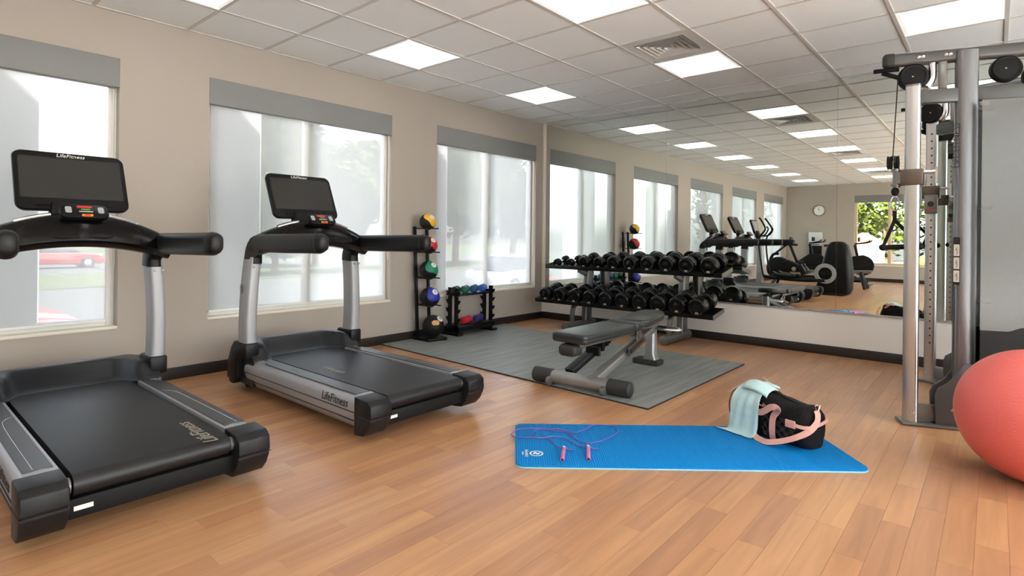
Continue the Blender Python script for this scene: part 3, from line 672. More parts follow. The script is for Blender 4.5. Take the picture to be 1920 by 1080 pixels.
B(MB().loft([[Vector((2.52 + q[0] * k, y, z0 + .318 + q[1] * k)) for q in rrect(.15, .085, .035, 4)] for y, k in ((-2.985, .75), (-2.975, .95), (-2.96, 1), (-2.89, 1))]), 'beam_cap', 'rubber_dark', ang=50)
def pad(n, outline, z, h, tilt=0, y0=0):
    rings = []
    cx = sum(p[0] for p in outline) / len(outline); cyy = sum(p[1] for p in outline) / len(outline)
    for zz, k in ((0, .93), (.004, .975), (h * .3, 1), (h * .45, .992), (h * .5, .992), (h * .55, 1), (h - .012, .995), (h - .004, .96), (h, .9)):
        rings.append([Vector((cx + (p[0] - cx) * (1 - (1 - k) * 1.4), cyy + (p[1] - cyy) * (1 - (1 - k) * .6), z + zz + (p[1] - y0) * tilt)) for p in outline])
    return B(MB().loft(rings), n, 'upholstery', ang=60)
bo = [(2.53 + q[0], -2.615 + q[1]) for q in rrect(.30, .74, .035, 4)]
pad('back_pad', bo, z0 + .372, .07)
pad('joint_pad', [(2.53 + q[0], -2.165 + q[1]) for q in rrect(.30, .13, .03, 3)], z0 + .380, .062)
so_ = [(2.52 + q[0] * (1 - .22 * sm(-.1, .26, q[1])), -1.84 + q[1]) for q in rrect(.31, .50, .12, 6)]
pad('seat_pad', so_, z0 + .385, .062, .07, -2.1)
B(MB().bx(2.46, 2.59, -2.05, -1.66, z0 + .352, z0 + .386), 'seat_beam', 'gunmetal', bevel=.008)
B(MB().bar((2.52, -1.66, z0 + .32), (2.52, -1.74, z0 + .40), .03, .06), 'seat_bracket', 'chrome_soft')

# ------------------------------------------------------------------ medicine ball stand
of = (.20, -2.25, MZ); ms = thing('ball_stand', 'tall black five-tier medicine ball stand by the window pier', 'ball stand', of)
B = lambda mb, n, m, p=ms, **k: mb.build(n, m, p, off=of, **k)
B(MB().prism([(.055, -2.36), (.30, -2.345), (.345, -2.12), (.10, -2.08)], (0, 0, MZ), (1, 0, 0), (0, 1, 0), (0, 0, .03)), 'base', 'rack_black', bevel=.005)
for y in (-2.335, -2.165): B(MB().bar((.105, y, MZ + .02), (.045, y - .005, 1.235), .026, .034, (1, 0, 0)), 'post', 'rack_black', bevel=.004)
MBALLS = [('yellow', 'yellow_rubber', .20, -2.29, 1.285, .088), ('red', 'red_rubber', .205, -2.275, 1.035, .095), ('green', 'green_rubber', .21, -2.275, .765, .103), ('blue', 'blue_rubber', .22, -2.265, .475, .108), ('black and tan', 'tan_rubber', .245, -2.235, .165, .118)]
num = ['2', '4', '7', '8', '10']
for k, (cn, m, x, y, z, r) in enumerate(MBALLS):
    if k < 4:
        zt = z - r * .80
        B(MB().tube([(x - .13, y - .07, zt), (x + .11, y - .06, zt)], .007, 6).tube([(x - .13, y + .07, zt), (x + .11, y + .06, zt)], .007, 6).tube([(x - .13, y - .07, zt), (x - .13, y + .07, zt)], .007, 6), 'cradle', 'rack_black')
    t = thing('medicine_ball', '%s medicine ball on the stand, %s tier' % (cn, ['top', 'second', 'middle', 'fourth', 'lowest'][k]), 'medicine ball', (x, y, z), group='medicine balls on the stand')
    MB().sphere((0, 0, 0), r, 28, 18).build('ball', 'ball_black', t, ang=80)
    # coloured cap with wavy rim, facing the room
    d = (Vector((CAM.x, CAM.y - 1.0, CAM.z + .4)) - Vector((x, y, z))).normalized() if k < 4 else Vector((.80, -.40, .42)).normalized()
    d = (Vector((.62, .10, .42)) if k < 4 else d).normalized(); u = d.cross(Vector((0, 0, 1))).normalized(); v = u.cross(d); rings = []
    big = 1.02 if k < 4 else .36
    for i in range(9):
        ring = []
        for j in range(28):
            a = 2 * PI * j / 28; th = (i / 8) * big * (1 + (.16 * math.sin(3 * a + k) if k < 4 else .0)); e = 1.0 if k < 4 else (1.0 if i == 0 else math.sqrt(math.cos(a) ** 2 + .36 * math.sin(a) ** 2))
            th *= e; ring.append((d * math.cos(th) + (u * math.cos(a) + v * math.sin(a)) * math.sin(th)) * r * 1.012)
        rings.append(ring)
    MB().loft(rings, caps=False).build('colour_panel', m, t, ang=80)
    e = (Vector((.66, -.02, .46)) if k < 4 else Vector((.55, -.05, .62))).normalized()
    e = (d * .55 + Vector((.75, -.12, .55))).normalized() if k < 4 else Vector((.62, .18, .62)).normalized()
    MB().lathe([(.0, .003), (r * .28, .002), (r * .30, 0), (r * .30, -.006)], e * r * 1.005, e, 20).build('number_disc', 'print_white', t)
    u = Vector((0, 0, 1)).cross(e).normalized(); v = e.cross(u)
    text(num[k], r * .38, e * (r * 1.005 + .003), u, v, 'print_black', t)

# ------------------------------------------------------------------ small dumbbell rack
of = (.16, -1.59, MZ); sr = thing('small_dumbbell_rack', 'low black rack with saw-tooth sides under the window', 'dumbbell rack', of)
B = lambda mb, n, m, p=sr, **k: mb.build(n, m, p, off=of, **k)
def saw(x, y, flip):
    P = [(0, 0), (.045, 0)]; n = 5
    for k in range(n):
        zb = .035 + k * .10; P += [(.045, zb), (.085, zb + .045), (.085, zb + .065), (.062, zb + .055), (.05, zb + .068), (.052, zb + .09)]
    P += [(.06, .535), (0, .535)]
    return MB().prism([(flip * p[0], p[1]) for p in P], (x, y, MZ), (1, 0, 0), (0, 0, 1), (0, .018, 0))
for y in (-1.885, -1.315):
    B(saw(.20, y, 1), 'notched_upright', 'rack_black', smooth=False); B(saw(.11, y + .035, -1), 'notched_upright', 'rack_black', smooth=False)
    B(MB().bx(.03, .29, y - .02, y + .06, MZ, MZ + .03), 'foot', 'rack_black', bevel=.004)
    B(MB().bx(.08, .235, y - .004, y + .05, MZ + .46, MZ + .49), 'top_tie', 'rack_black', smooth=False)
B(MB().bx(.06, .25, -1.885, -1.295, MZ + .445, MZ + .465), 'top_shelf', 'rack_black', bevel=.003)
B(MB().bx(.06, .27, -1.885, -1.295, MZ + .05, MZ + .115), 'bottom_shelf', 'rack_black', bevel=.003)
def hexbell(c, m, r, label, dy=.12, rz=0):
    t = thing('small_dumbbell', label, 'dumbbell', c, rz, group='coloured dumbbells on the small rack')
    MB().cyl((0, -dy / 2, 0), (0, dy / 2, 0), r * .42, n=10).build('grip', m, t)
    for s in (-1, 1): MB().lathe([(r * .45, -.036), (r * .95, -.03), (r, -.02), (r, .02), (r * .95, .03), (r * .45, .036)], (0, s * dy / 2, 0), (0, 1, 0), 8).build('head', m, t, ang=30)
zt = MZ + .465
for m, y, cn in (('neo_dkgreen', -1.82, 'dark green'), ('neo_green', -1.67, 'bright green'), ('neo_teal', -1.52, 'teal'), ('neo_blue', -1.375, 'blue')): hexbell((.155, y, zt + .044), m, .045, '%s hex dumbbell on top of the small rack' % cn, .085, .55)
for m, y, cn in (('neo_red', -1.68, 'red'), ('neo_purple', -1.48, 'purple')): hexbell((.19, y, MZ + .115 + .044), m, .044, '%s hex dumbbell on the small rack\'s bottom shelf' % cn, .095, .35)

# ------------------------------------------------------------------ cable machine
YC = -1.29; of = (4.9, YC, 0); cm = thing('cable_machine', 'tall dual-column cable pulley machine with chrome posts at right', 'cable machine', of)
B = lambda mb, n, m, p=cm, **k: mb.build(n, m, p, off=of, **k)
for s in (-1, 1):
    D = Vector((.948, -s * .317, 0)); N = Vector((.317, s * .948, 0)) * 1.0   # along the arm / outward normal
    colp = Vector((4.435, YC + s * .69, 0)); post = Vector((4.69, YC + s * .585, 0))
    A = (post - colp).normalized(); An = Vector((-A.y, A.x, 0)) * (-1 if s < 0 else 1)
    sec = [colp + Vector((1, 0, 0)) * q[0] + Vector((0, 1, 0)) * q[1] for q in rrect(.078, .078, .014, 3)]
    c = B(MB().loft([[p + Vector((0, 0, z)) for p in sec] for z in (.02, 2.10)]), 'column', 'chrome_soft', ang=50)
    hs = MB()
    for k in range(30): hs.cyl(colp + Vector((0, -s * .0385, .32 + .058 * k)), colp + Vector((0, -s * .0402, .32 + .058 * k)), .007, n=8)
    B(hs, 'pin_holes', 'print_black', c)
    B(MB().loft([[p + Vector((0, 0, z)) for p in sec] for z in (2.10, 2.112)]), 'column_cap', 'gunmetal_light', c)
    B(MB().bar(colp - A * .06 + Vector((0, 0, .012)), post + A * .45 + Vector((0, 0, .012)), .14, .018), 'base_plate', 'gunmetal_light', bevel=.004)
    gp = [(.12, .02), (.50, .02), (.50, .40), (.26, .40), (.235, .36), (.20, .30), (.17, .27), (.13, .24), (.115, .20)]
    B(MB().prism(gp, colp + An * .035, A, (0, 0, 1), An * .012), 'gusset', 'machine_grey', bevel=.004)
    B(MB().prism(gp, colp - An * .047, A, (0, 0, 1), An * .012), 'gusset', 'machine_grey', bevel=.004)
    B(MB().bar(colp + A * .03 + Vector((0, 0, .08)), post + Vector((0, 0, .08)), .05, .10), 'base_tube', 'gunmetal_light', bevel=.006)
    for q in (-1, 1):
        for zz, dd in ((.12, .20), (.08, .0)): B(MB().lathe([(.0, .014), (.010, .012), (.012, 0)], colp + A * dd + An * q * (.047 if dd else .039) + Vector((0, 0, zz)), An * q, 10), 'bolt', 'chrome', c)
    B(MB().bar(colp + A * .03 + Vector((0, 0, 2.035)), post + Vector((0, 0, 2.035)), .05, .085), 'upper_arm', 'machine_grey', bevel=.008)
    # main post: oval tube
    ov = []
    for k in range(20):
        a = 2 * PI * k / 20; ov.append((.058 * math.copysign(abs(math.cos(a)) ** .7, math.cos(a)), .042 * math.copysign(abs(math.sin(a)) ** .8, math.sin(a))))
    ps = B(MB().loft([[post + A * q[0] + An * q[1] + Vector((0, 0, z)) for q in ov] for z in (.02, 2.30)]), 'main_post', 'post_grey', ang=60)
    text('LIFE FITNESS', .05, post - A * .045 + An * s * s * .0 + Vector((0, -.0465, 1.72)), (0, 0, 1), (-1, 0, 0), 'print_black', ps, off=of) if s < 0 else None
    # instruction placard on the side face
    if s < 0:
        pf = post + Vector((-.036, -.040, 1.02)); ua = Vector((.93, -.36, 0)).normalized(); un = Vector((-.36, -.93, 0)).normalized()
        pl = B(MB().prism(rrect(.036, .29, .004, 2), pf, ua, (0, 0, 1), un * .004), 'placard', 'print_black', ps)
        for k in range(3):
            B(MB().prism(rrect(.030, .07, .002, 2), pf + Vector((0, 0, .065 - k * .079)) + un * .004, ua, (0, 0, 1), un * .001), 'pictogram', 'print_white', pl)
            q = pf + Vector((0, 0, .065 - k * .079)) + un * .0055
            B(MB().tube([q + ua * .004 + Vector((0, 0, .02)), q - ua * .003 + Vector((0, 0, .004)), q + ua * .005 + Vector((0, 0, -.012)), q + Vector((0, 0, -.026))], .0014, 5).tube([q - ua * .002 + Vector((0, 0, .008)), q + ua * .009 + Vector((0, 0, .0))], .0012, 5), 'figure_mark', 'print_black', pl)
    for zz in (1.94, 1.345, .775): B(MB().cyl(post + A * .05 + Vector((0, 0, zz)), post + A * .125 + Vector((0, 0, zz)), .010, n=10).sphere(post + A * .125 + Vector((0, 0, zz)), .014, 10, 8), 'storage_peg', 'gunmetal', ps)
    # top boom
    b0 = Vector((4.30, YC + s * .694, 2.285)); b1 = b0 + D * 1.05
    rings = [[p + Vector((0, 0, q[1])) + Vector((-D.y, D.x, 0)) * q[0] for q in rrect(.062, .085, .028, 4)] for p in (b0, b1)]
    bm_ = B(MB().loft(rings), 'top_boom', 'machine_grey', ang=50)
    cp = [[p + Vector((0, 0, q[1] * k)) + Vector((-D.y, D.x, 0)) * q[0] * k for q in rrect(.068, .092, .03, 4)] for p, k in ((b0 - D * .028, .7), (b0 - D * .018, .95), (b0 - D * .004, 1), (b0 + D * .03, 1))]
    B(MB().loft(cp), 'boom_cap', 'rubber_dark', bm_, ang=50)
    for dd in (.17, .31): B(MB().lathe([(0, .012), (.010, .010), (.011, 0)], b0 + D * dd + Vector((0, -.032, .0)), (0, -1, 0), 10).lathe([(0, .012), (.010, .010), (.011, 0)], b0 + D * (dd + .022) + Vector((0, -.034, .0)), (0, -1, 0), 10), 'bolt', 'chrome', bm_)
    # pull-up grips on the boom end
    for P in ([b0 + Vector((.06, 0, -.06)), b0 + Vector((-.06, -.01, -.055)), b0 + Vector((-.075, -.01, -.055))], [b0 + Vector((-.03, .0, -.07)), b0 + Vector((.06, .0, -.115))]):
        B(MB().tube(P, .014, 10), 'pull_up_grip', 'black_matte', bm_)
    # pulleys under the boom (axis across the boom)
    Nn = Vector((-D.y, D.x, 0))
    for dd, zz, rr in ((.135, -.115, .082), (.60, -.11, .078), (.76, -.165, .082)):
        pc = b0 + D * dd + Vector((0, 0, zz))
        B(MB().lathe([(.006, -.028), (rr * .9, -.026), (rr, -.018), (rr, .018), (rr * .9, .026), (.006, .028)], pc, Nn, 28), 'pulley_cover', 'black_matte', ang=40)
        B(MB().tube([pc + Nn * (-.0275) + (D * math.cos(a) + Vector((0, 0, 1)) * math.sin(a)) * rr * .82 for a in [2 * PI * k / 28 for k in range(28)]], .0025, 5, loop=True), 'pulley_rim', 'charcoal_plastic')
        B(MB().bx(pc.x - .006, pc.x + .006, pc.y - .03, pc.y + .03, pc.z - .003, pc.z + .003), 'pulley_mark', 'print_white')
    pb = b0 + D * .235 + Vector((0, 0, -.10)); B(MB().tube(catmull([pb + Vector((0, 0, .07)), pb + Vector((0, 0, -.03)), pb - D * .03 + Vector((0, 0, -.08))], 5), .022, 12), 'pulley_bracket', 'chrome')
    B(MB().bx(pb.x + .03, pb.x + .075, pb.y - .02, pb.y + .02, 2.08, 2.25), 'pulley_bracket', 'gunmetal_light', bevel=.006)
    # second cross arm and the weight stack shield
    B(MB().bar(post + A * .05 + Vector((0, 0, 2.035)), post + A * .72 + Vector((0, 0, 2.035)), .05, .085), 'shield_arm', 'machine_grey', bevel=.008)
    p0 = post + A * .045; p1 = post + A * .70
    for q in (-.085, .085):
        B(MB().prism([(0, .60), (.64, .62), (.64, 1.98), (0, 1.98)], p0 + An * q, A, (0, 0, 1), An * .006), 'shield_panel', 'frosted_shield', smooth=False)
        B(MB().prism([(0, .06), (.64, .06), (.64, .64), (.20, .64), (.14, .615), (0, .615)], p0 + An * q, A, (0, 0, 1), An * .007), 'lower_panel', 'black_plastic', smooth=False)
    stk = p0 + A * .42
    for k in range(18): B(MB().box(stk + Vector((0, 0, .30 + .026 * k)), (.20, .10, .024), R=Matrix((A, An, Vector((0, 0, 1)))).transposed()), 'weight_plate', 'black_matte', smooth=False)
    for q in (-.07, .07): B(MB().cyl(stk + A * q + Vector((0, 0, .06)), stk + A * q + Vector((0, 0, 1.98)), .010, n=10), 'guide_rod', 'chrome')
    B(MB().box(stk + Vector((0, 0, 1.30)), (.16, .11, .16), R=Matrix((A, An, Vector((0, 0, 1)))).transposed()), 'stack_head', 'black_matte', bevel=.006)
    for a0 in (0,):  # triangular decal ring low on the panel
        rc = p0 + A * .40 - An * .0 + An * (.085 + .009) * (1 if s > 0 else 1) + Vector((0, 0, .42))
        if s < 0: rc = p0 + A * .40 + An * .094 + Vector((0, 0, .42))
        B(MB().tube([rc + (A * math.cos(a) + Vector((0, 0, 1)) * math.sin(a)) * .11 for a in [2 * PI * k / 24 for k in range(24)]], .014, 6, loop=True), 'decal_ring', 'print_black')
    # carriage
    zc = 1.535
    cg = B(MB().box(colp + Vector((0, 0, zc)), (.115, .10, .10)), 'carriage', 'brown_metal', bevel=.008)
    B(MB().box(colp + Vector((0, -s * .055, zc - .10)), (.085, .03, .15)), 'selector_plate', 'gunmetal_light', cg, bevel=.004)
    B(MB().cyl(colp + Vector((0, -s * .07, zc - .10)), colp + Vector((0, -s * .09, zc - .10)), .022, n=14), 'selector_knob', 'print_black', cg)
    B(MB().box(colp + Vector((0, -s * .071, zc - .135)), (.08, .003, .008)), 'selector_stripe', 'key_red', cg)
    B(MB().cyl(colp + Vector((.055, 0, zc + .03)), colp + Vector((.12, 0, zc + .03)), .011, n=10).box(colp + Vector((.12, 0, zc + .01)), (.012, .03, .10)), 'pull_pin', 'chrome_soft', cg)
    sw = colp + Vector((-.085, 0, zc)); 
    B(MB().cyl(sw + Vector((0, 0, -.06)), sw + Vector((0, 0, .06)), .020, n=12).lathe([(.03, -.006), (.03, .006)], sw + Vector((0, 0, .045)), n=12).lathe([(.03, -.006), (.03, .006)], sw + Vector((0, 0, -.045)), n=12).box(colp + Vector((-.06, 0, zc)), (.05, .05, .07)), 'swivel', 'gunmetal_light', cg)
    for q in (.006, -.030): B(MB().lathe([(.012, -.012), (.044, -.012), (.040, 0), (.044, .012), (.012, .012)], sw + Vector((q - .005, 0, .10)), (1, 0, 0), 20), 'swivel_pulley', 'black_matte', cg)
    B(MB().tube([b0 + D * .055 + Vector((0, 0, -.12)), sw + Vector((-.02, 0, .11))], .0032, 6), 'cable', 'print_black')
    # hook and stirrup handle
    hk = sw + Vector((-.005, 0, -.085)); B(MB().sphere(hk, .022, 12, 8, (1, 1, 1.3)), 'cable_stop', 'black_matte')
    rg = hk + Vector((0, 0, -.075)); B(MB().tube([rg + Vector((.021 * math.cos(a), .008 * math.cos(a), .045 * math.sin(a))) for a in [2 * PI * k / 20 for k in range(20)]], .0042, 6, loop=True), 'snap_hook', 'chrome')
    top = rg + Vector((0, 0, -.045)); hw = Vector((.095, .02, 0)); jn = top + Vector((0, 0, -.06)); e0 = top + Vector((.035, 0, -.235)) - hw; e1 = top + Vector((.035, 0, -.225)) + hw
    hn = B(MB().tube([e0, e1], .016, 12).sphere(e0, .021, 12, 8).sphere(e1, .021, 12, 8), 'stirrup_handle', 'black_matte')
    B(MB().strap([top, jn], (0, 1, 0), .022, .004).strap([jn, e0], (0, 1, 0), .020, .004).strap([jn, e1], (0, 1, 0), .020, .004), 'webbing', 'black_matte', hn)
B(MB().bar((5.30, YC - .50, 2.16), (5.30, YC + .50, 2.16), .07, .07), 'rear_crossbar', 'gunmetal', bevel=.008)
B(MB().bar((5.30, YC - .50, .03), (5.30, YC + .50, .03), .10, .05), 'rear_base', 'gunmetal', bevel=.008)

# ------------------------------------------------------------------ exercise ball
t = thing('exercise_ball', 'large coral pink exercise ball cut off by the right edge', 'exercise ball', (4.985, -2.62, .312))
MB().sphere((0, 0, 0), .312, 64, 40).build('ball', 'ball_coral', t, ang=80)
MB().lathe([(.0, .004), (.012, .003), (.014, 0)], (.20, .15, -.187), (.64, .48, -.6), 12).build('plug', 'ball_coral', t)

# ------------------------------------------------------------------ yoga mat, rope, bag, towel
q0, q1 = Vector((3.054, -4.163, 0)), Vector((4.387, -3.026, 0)); du = (q1 - q0).normalized(); dv = Vector((-du.y, du.x, 0)); Lm = (q1 - q0).length; Wm = .625
mc = q0 + du * Lm / 2 + dv * Wm / 2; ang = math.atan2(du.y, du.x)
ym = thing('yoga_mat', 'bright blue exercise mat lying on the wood floor', 'exercise mat', mc, ang)
MB().prism(rrect(Lm, Wm, .05, 5), (0, 0, 0), (1, 0, 0), (0, 1, 0), (0, 0, .006)).build('underside_layer', 'yoga_pale', ym)
MB().prism(rrect(Lm - .002, Wm - .002, .05, 5), (0, 0, .006), (1, 0, 0), (0, 1, 0), (0, 0, .007)).build('top_layer', 'yoga_blue', ym, bevel=.002)
YZ = .013
lc = Vector((-Lm / 2 + .11, -Wm / 2 + .16, YZ))
MB().tube([lc + Vector((.032 * math.cos(a), .032 * math.sin(a), 0)) for a in [2 * PI * k / 28 for k in range(28)]], .0035, 4, loop=True, flat=.3).build('logo_ring', 'print_white', ym)
MB().tube(catmull([lc + Vector((-.016, -.01, 0)), lc + Vector((-.004, .014, 0)), lc + Vector((.004, -.012, 0)), lc + Vector((.017, .01, 0))], 5), .0045, 5, flat=.25).tube(catmull([lc + Vector((-.014, .008, 0)), lc + Vector((0, -.002, 0)), lc + Vector((.014, -.008, 0))], 4), .004, 5, flat=.25).build('logo_mark', 'print_white', ym)
text('BALANCE', .022, lc + Vector((-.052, 0, 0)), (0, -1, 0), (1, 0, 0), 'print_white', ym); text('FROM', .014, lc + Vector((-.072, 0, 0)), (0, -1, 0), (1, 0, 0), 'print_white', ym)
ROPE = [(3.088, -3.825), (3.07, -3.829), (3.028, -3.808), (2.978, -3.773), (2.951, -3.767), (2.905, -3.798), (2.859, -3.783), (2.827, -3.724), (2.826, -3.679), (2.861, -3.655), (2.944, -3.624), (2.992, -3.625), (3.059, -3.657), (3.118, -3.679), (3.162, -3.666), (3.191, -3.605), (3.2, -3.506), (3.189, -3.414), (3.154, -3.362), (3.107, -3.343), (3.052, -3.365), (3.021, -3.406), (3.024, -3.474), (3.024, -3.551), (3.005, -3.591), (2.955, -3.599), (2.892, -3.619), (2.824, -3.658), (2.767, -3.711), (2.738, -3.761), (2.74, -3.812), (2.757, -3.848), (2.789, -3.862), (2.824, -3.858), (2.88, -3.821), (2.924, -3.774), (2.962, -3.725), (2.998, -3.699), (3.035, -3.7), (3.089, -3.726), (3.143, -3.742), (3.188, -3.727)]
jr = thing('jump_rope', 'thin purple jump rope with pink handles looped on the blue mat', 'jump rope', (3.05, -3.7, YZ)); of = (3.05, -3.7, YZ)
def rz_(p, i):
    l = p - mc; inside = abs(l.dot(du)) < Lm / 2 and abs(l.dot(dv)) < Wm / 2
    return YZ + .0032 + (.004 * (i % 2 == 0) if 5 < i < 40 and i in (6, 7, 26, 27, 33, 34, 35, 36) else 0) if inside else YZ + .001
P = []
for i, (x, y) in enumerate(ROPE): P.append(Vector((x, y, rz_(Vector((x, y, 0)), i))))
MB().tube(catmull(P, 4), .0028, 6).build('cord', 'rope_purple', jr, off=of)
for (ax, ay), (bx_, by_) in (((3.116, -3.84), (3.2, -3.972)), ((3.203, -3.741), (3.293, -3.876))):
    a = Vector((ax, ay, YZ + .0115)); b = Vector((bx_, by_, YZ + .0115)); d = (b - a).normalized()
    h = MB().lathe([(.008, 0), (.0095, .003), (.0105, .05), (.0105, (b - a).length - .004), (.0085, (b - a).length)], a, d, 14).build('handle', 'grip_pink', jr, off=of)
    MB().lathe([(.006, -.012), (.0115, -.010), (.0115, .002), (.008, .003)], a, d, 12).build('swivel_cap', 'chrome', h, off=of)
    MB().lathe([(.0, .0008), (.0062, .0006), (.0062, 0)], b, d, 10).build('hollow_end', 'print_black', h, off=of)
    e = Vector((-d.y, d.x, 0)); MB().tube(catmull([a + e * .0, a + e * .03 + Vector((0, 0, -.006)), a + e * .055 - d * .004 + Vector((0, 0, -.0075))], 4), .0026, 6).build('cord_tail', 'rope_purple', h, off=of)

# ------------------------------------------------------------------ duffel bag and towel (local frame: a along the bag, b to its back)
BC = Vector((3.888, -2.825, YZ)); bang = math.atan2(-.29, .957)
bag = thing('duffel_bag', 'black quilted duffel bag with pink straps on the blue mat', 'bag', BC, bang)
def bsec(t, hb, h, n=28):
    out = []
    for k in range(n):
        a = 2 * PI * k / n; c, s = math.cos(a), math.sin(a)
        b = hb * math.copysign(abs(c) ** .55, c); z = h * .5 + h * .5 * math.copysign(abs(s) ** .62, s)
        b *= 1 - .22 * max(0, z / h - .35)          # narrower toward the top
        w = .006 * math.sin(9 * t * 4 + 5 * a) * (z / h) + .004 * math.sin(31 * t + 3 * a)
        out.append(Vector((t + .004 * math.sin(4 * a), b + w * (1 if c > 0 else -1), max(.0, z + (w if z > h * .6 else 0)))))
    return out
RB = [(-.232, .06, .10), (-.226, .090, .17), (-.205, .108, .222), (-.165, .118, .252), (-.12, .122, .262), (-.06, .124, .252), (0, .124, .236), (.06, .124, .222), (.11, .123, .214), (.16, .12, .212), (.20, .115, .216), (.218, .105, .206), (.230, .085, .16), (.236, .055, .10)]
MB().loft([bsec(*r) for r in RB]).build('body', 'bag_black', bag, ang=70)
MB().tube(catmull([(-.20, .01, .225), (-.12, .012, .267), (-.03, .01, .248), (.06, .008, .226), (.15, .006, .216), (.205, .004, .216)], 4), .005, 6).build('zipper', 'print_black', bag)
fr = -.128
MB().strap(catmull([(.060, fr + .004, .008), (.058, fr - .006, .05), (.058, fr - .008, .10), (.062, fr - .004, .145), (.082, fr - .006, .175), (.098, fr - .018, .195), (.088, fr - .030, .208), (.060, fr - .030, .200), (.030, fr - .026, .176), (-.005, fr - .016, .154), (-.04, fr - .004, .148), (-.08, fr + .003, .144)], 4), (0, -1, .15), .034, .004).build('carry_handle', 'bag_strap', bag)
sp = catmull([(-.06, fr - .012, .03), (-.02, fr - .035, .014), (.03, fr - .055, .014), (.07, fr - .060, .018), (.13, fr - .045, .038), (.19, fr - .018, .068), (.238, fr + .03, .105), (.256, fr + .075, .145), (.252, fr + .10, .18), (.240, fr + .108, .207)], 4)
MB().strap(sp, [Vector((.0, -.75, .65)).lerp(Vector((.9, -.4, .1)), sm(.5, .85, i / (len(sp) - 1))) for i in range(len(sp))], .032, .003).build('shoulder_strap', 'bag_strap', bag)
MB().bx(.135, .19, fr - .012, fr - .004, .115, .155).build('strap_tab', 'bag_strap', bag, bevel=.002)
MB().strap(catmull([(.185, fr - .010, .135), (.225, fr + .012, .128), (.247, fr + .06, .128), (.250, fr + .15, .135), (.245, fr + .21, .145)], 4), [(0, -1, 0)] * 6 + [(1, -.2, 0)] * 30, .018, .004).build('side_strap', 'bag_strap', bag)
rc = Vector((.240, -.012, .222)); MB().tube([rc + Vector((.006 * y, y, z)) for y, z in ((-.024, .012), (0, .016), (.024, .012), (.012, -.012), (0, -.018), (-.012, -.012))], .0032, 6, loop=True).build('strap_ring', 'rose_metal', bag)
MB().tube([rc + Vector((.004, 0, -.018)), rc + Vector((.010, -.004, -.045))], .005, 8).build('clip', 'rose_metal', bag)
MB().strap(catmull([(-.20, .05, .215), (-.17, .075, .255), (-.13, .07, .285), (-.10, .06, .265)], 4), (0, 1, .3), .026, .004).build('rear_handle', 'bag_strap', bag)
MB().strap(catmull([(-.234, -.03, .225), (-.258, -.06, .19), (-.262, -.075, .12), (-.248, -.07, .04), (-.22, -.10, .012)], 4), (-1, -.3, 0), .022, .003).build('end_strap', 'bag_strap', bag)
stx = MB()
for k in range(-5, 5):
    for s in (-1, 1):
        for o_ in (0, .012):
            x0 = .055 + k * .05 + o_
            pts = []
            for i in range(7):
                z = .03 + i * .02; x = x0 + s * (i * .02 - .06); pts.append((x, z))
            pts = [p for p in pts if (.082 < p[0] < .205 or -.015 < p[0] < .036) and p[1] < .17]
            if len(pts) > 1: stx.tube([(p[0], -.1265 - .004 * math.sin(31 * p[0]), p[1]) for p in pts], .0011, 4)
stx.build('quilt_stitching', 'bag_stitch', bag)
MB().tube(catmull([(-.035, -.124, .185), (-.030, -.124, .192), (-.022, -.124, .186), (-.014, -.124, .187), (0, -.122, .200)], 4), .0028, 5).tube(catmull([(-.012, -.124, .182), (.004, -.123, .190), (.006, -.122, .198)], 4), .0024, 5).build('logo_mark', 'rose_metal', bag)
tw = thing('towel', 'pale aqua hand towel draped over the black bag', 'towel', BC, bang)
tp = catmull([(-.10, .075, .268), (-.105, .03, .282), (-.11, -.04, .276), (-.112, -.095, .245), (-.113, -.135, .19), (-.115, -.147, .12), (-.118, -.152, .05), (-.122, -.165, .012), (-.128, -.195, .006)], 5)
rings = []; n = len(tp)
for i, p in enumerate(tp):
    t = i / (n - 1); hw = lerp(.075, .092, sm(.2, .8, t)); fl = sm(.88, 1, t); row = []
    for j in range(13):
        q = j / 12 * 2 - 1; x = p.x + q * hw - (fl * .05 * (q < 0) * -q) + .004 * math.sin(7 * t + q * 4)
        wv = .004 * math.sin(q * 9 + t * 5) * (1 - fl * .6)
        row.append(Vector((x, p.y + wv - .010 * (1 - abs(q)) * sm(.3, .6, t) * 0, max(.004, p.z - .014 * abs(q) ** 3 * (1 - sm(.2, .5, t)) + wv * .4))))
    dn_ = Vector((0, .006 * sm(.2, .6, t), -.005 * (1 - sm(.5, .8, t)))) 
    rings.append(row + [v + dn_ + Vector((0, 0, -.0035 * fl)) for v in reversed(row)])
MB().loft(rings).build('cloth', 'towel', tw, ang=80)
fp = catmull([(-.175, -.03, .262), (-.14, -.055, .284), (-.10, -.06, .290), (-.06, -.055, .284), (-.03, -.045, .270), (-.005, -.04, .256)], 4); rings = []
for i, p in enumerate(fp):
    row = [p + Vector((0, y, z)) for y, z in ((.06, .0), (.03, .010), (0, .010), (-.03, .002), (-.05, -.014), (-.056, -.024))]; rings.append(row + [v + Vector((0, .004, -.007)) for v in reversed(row)])
MB().loft(rings).build('folded_flap', 'towel', tw, ang=80)

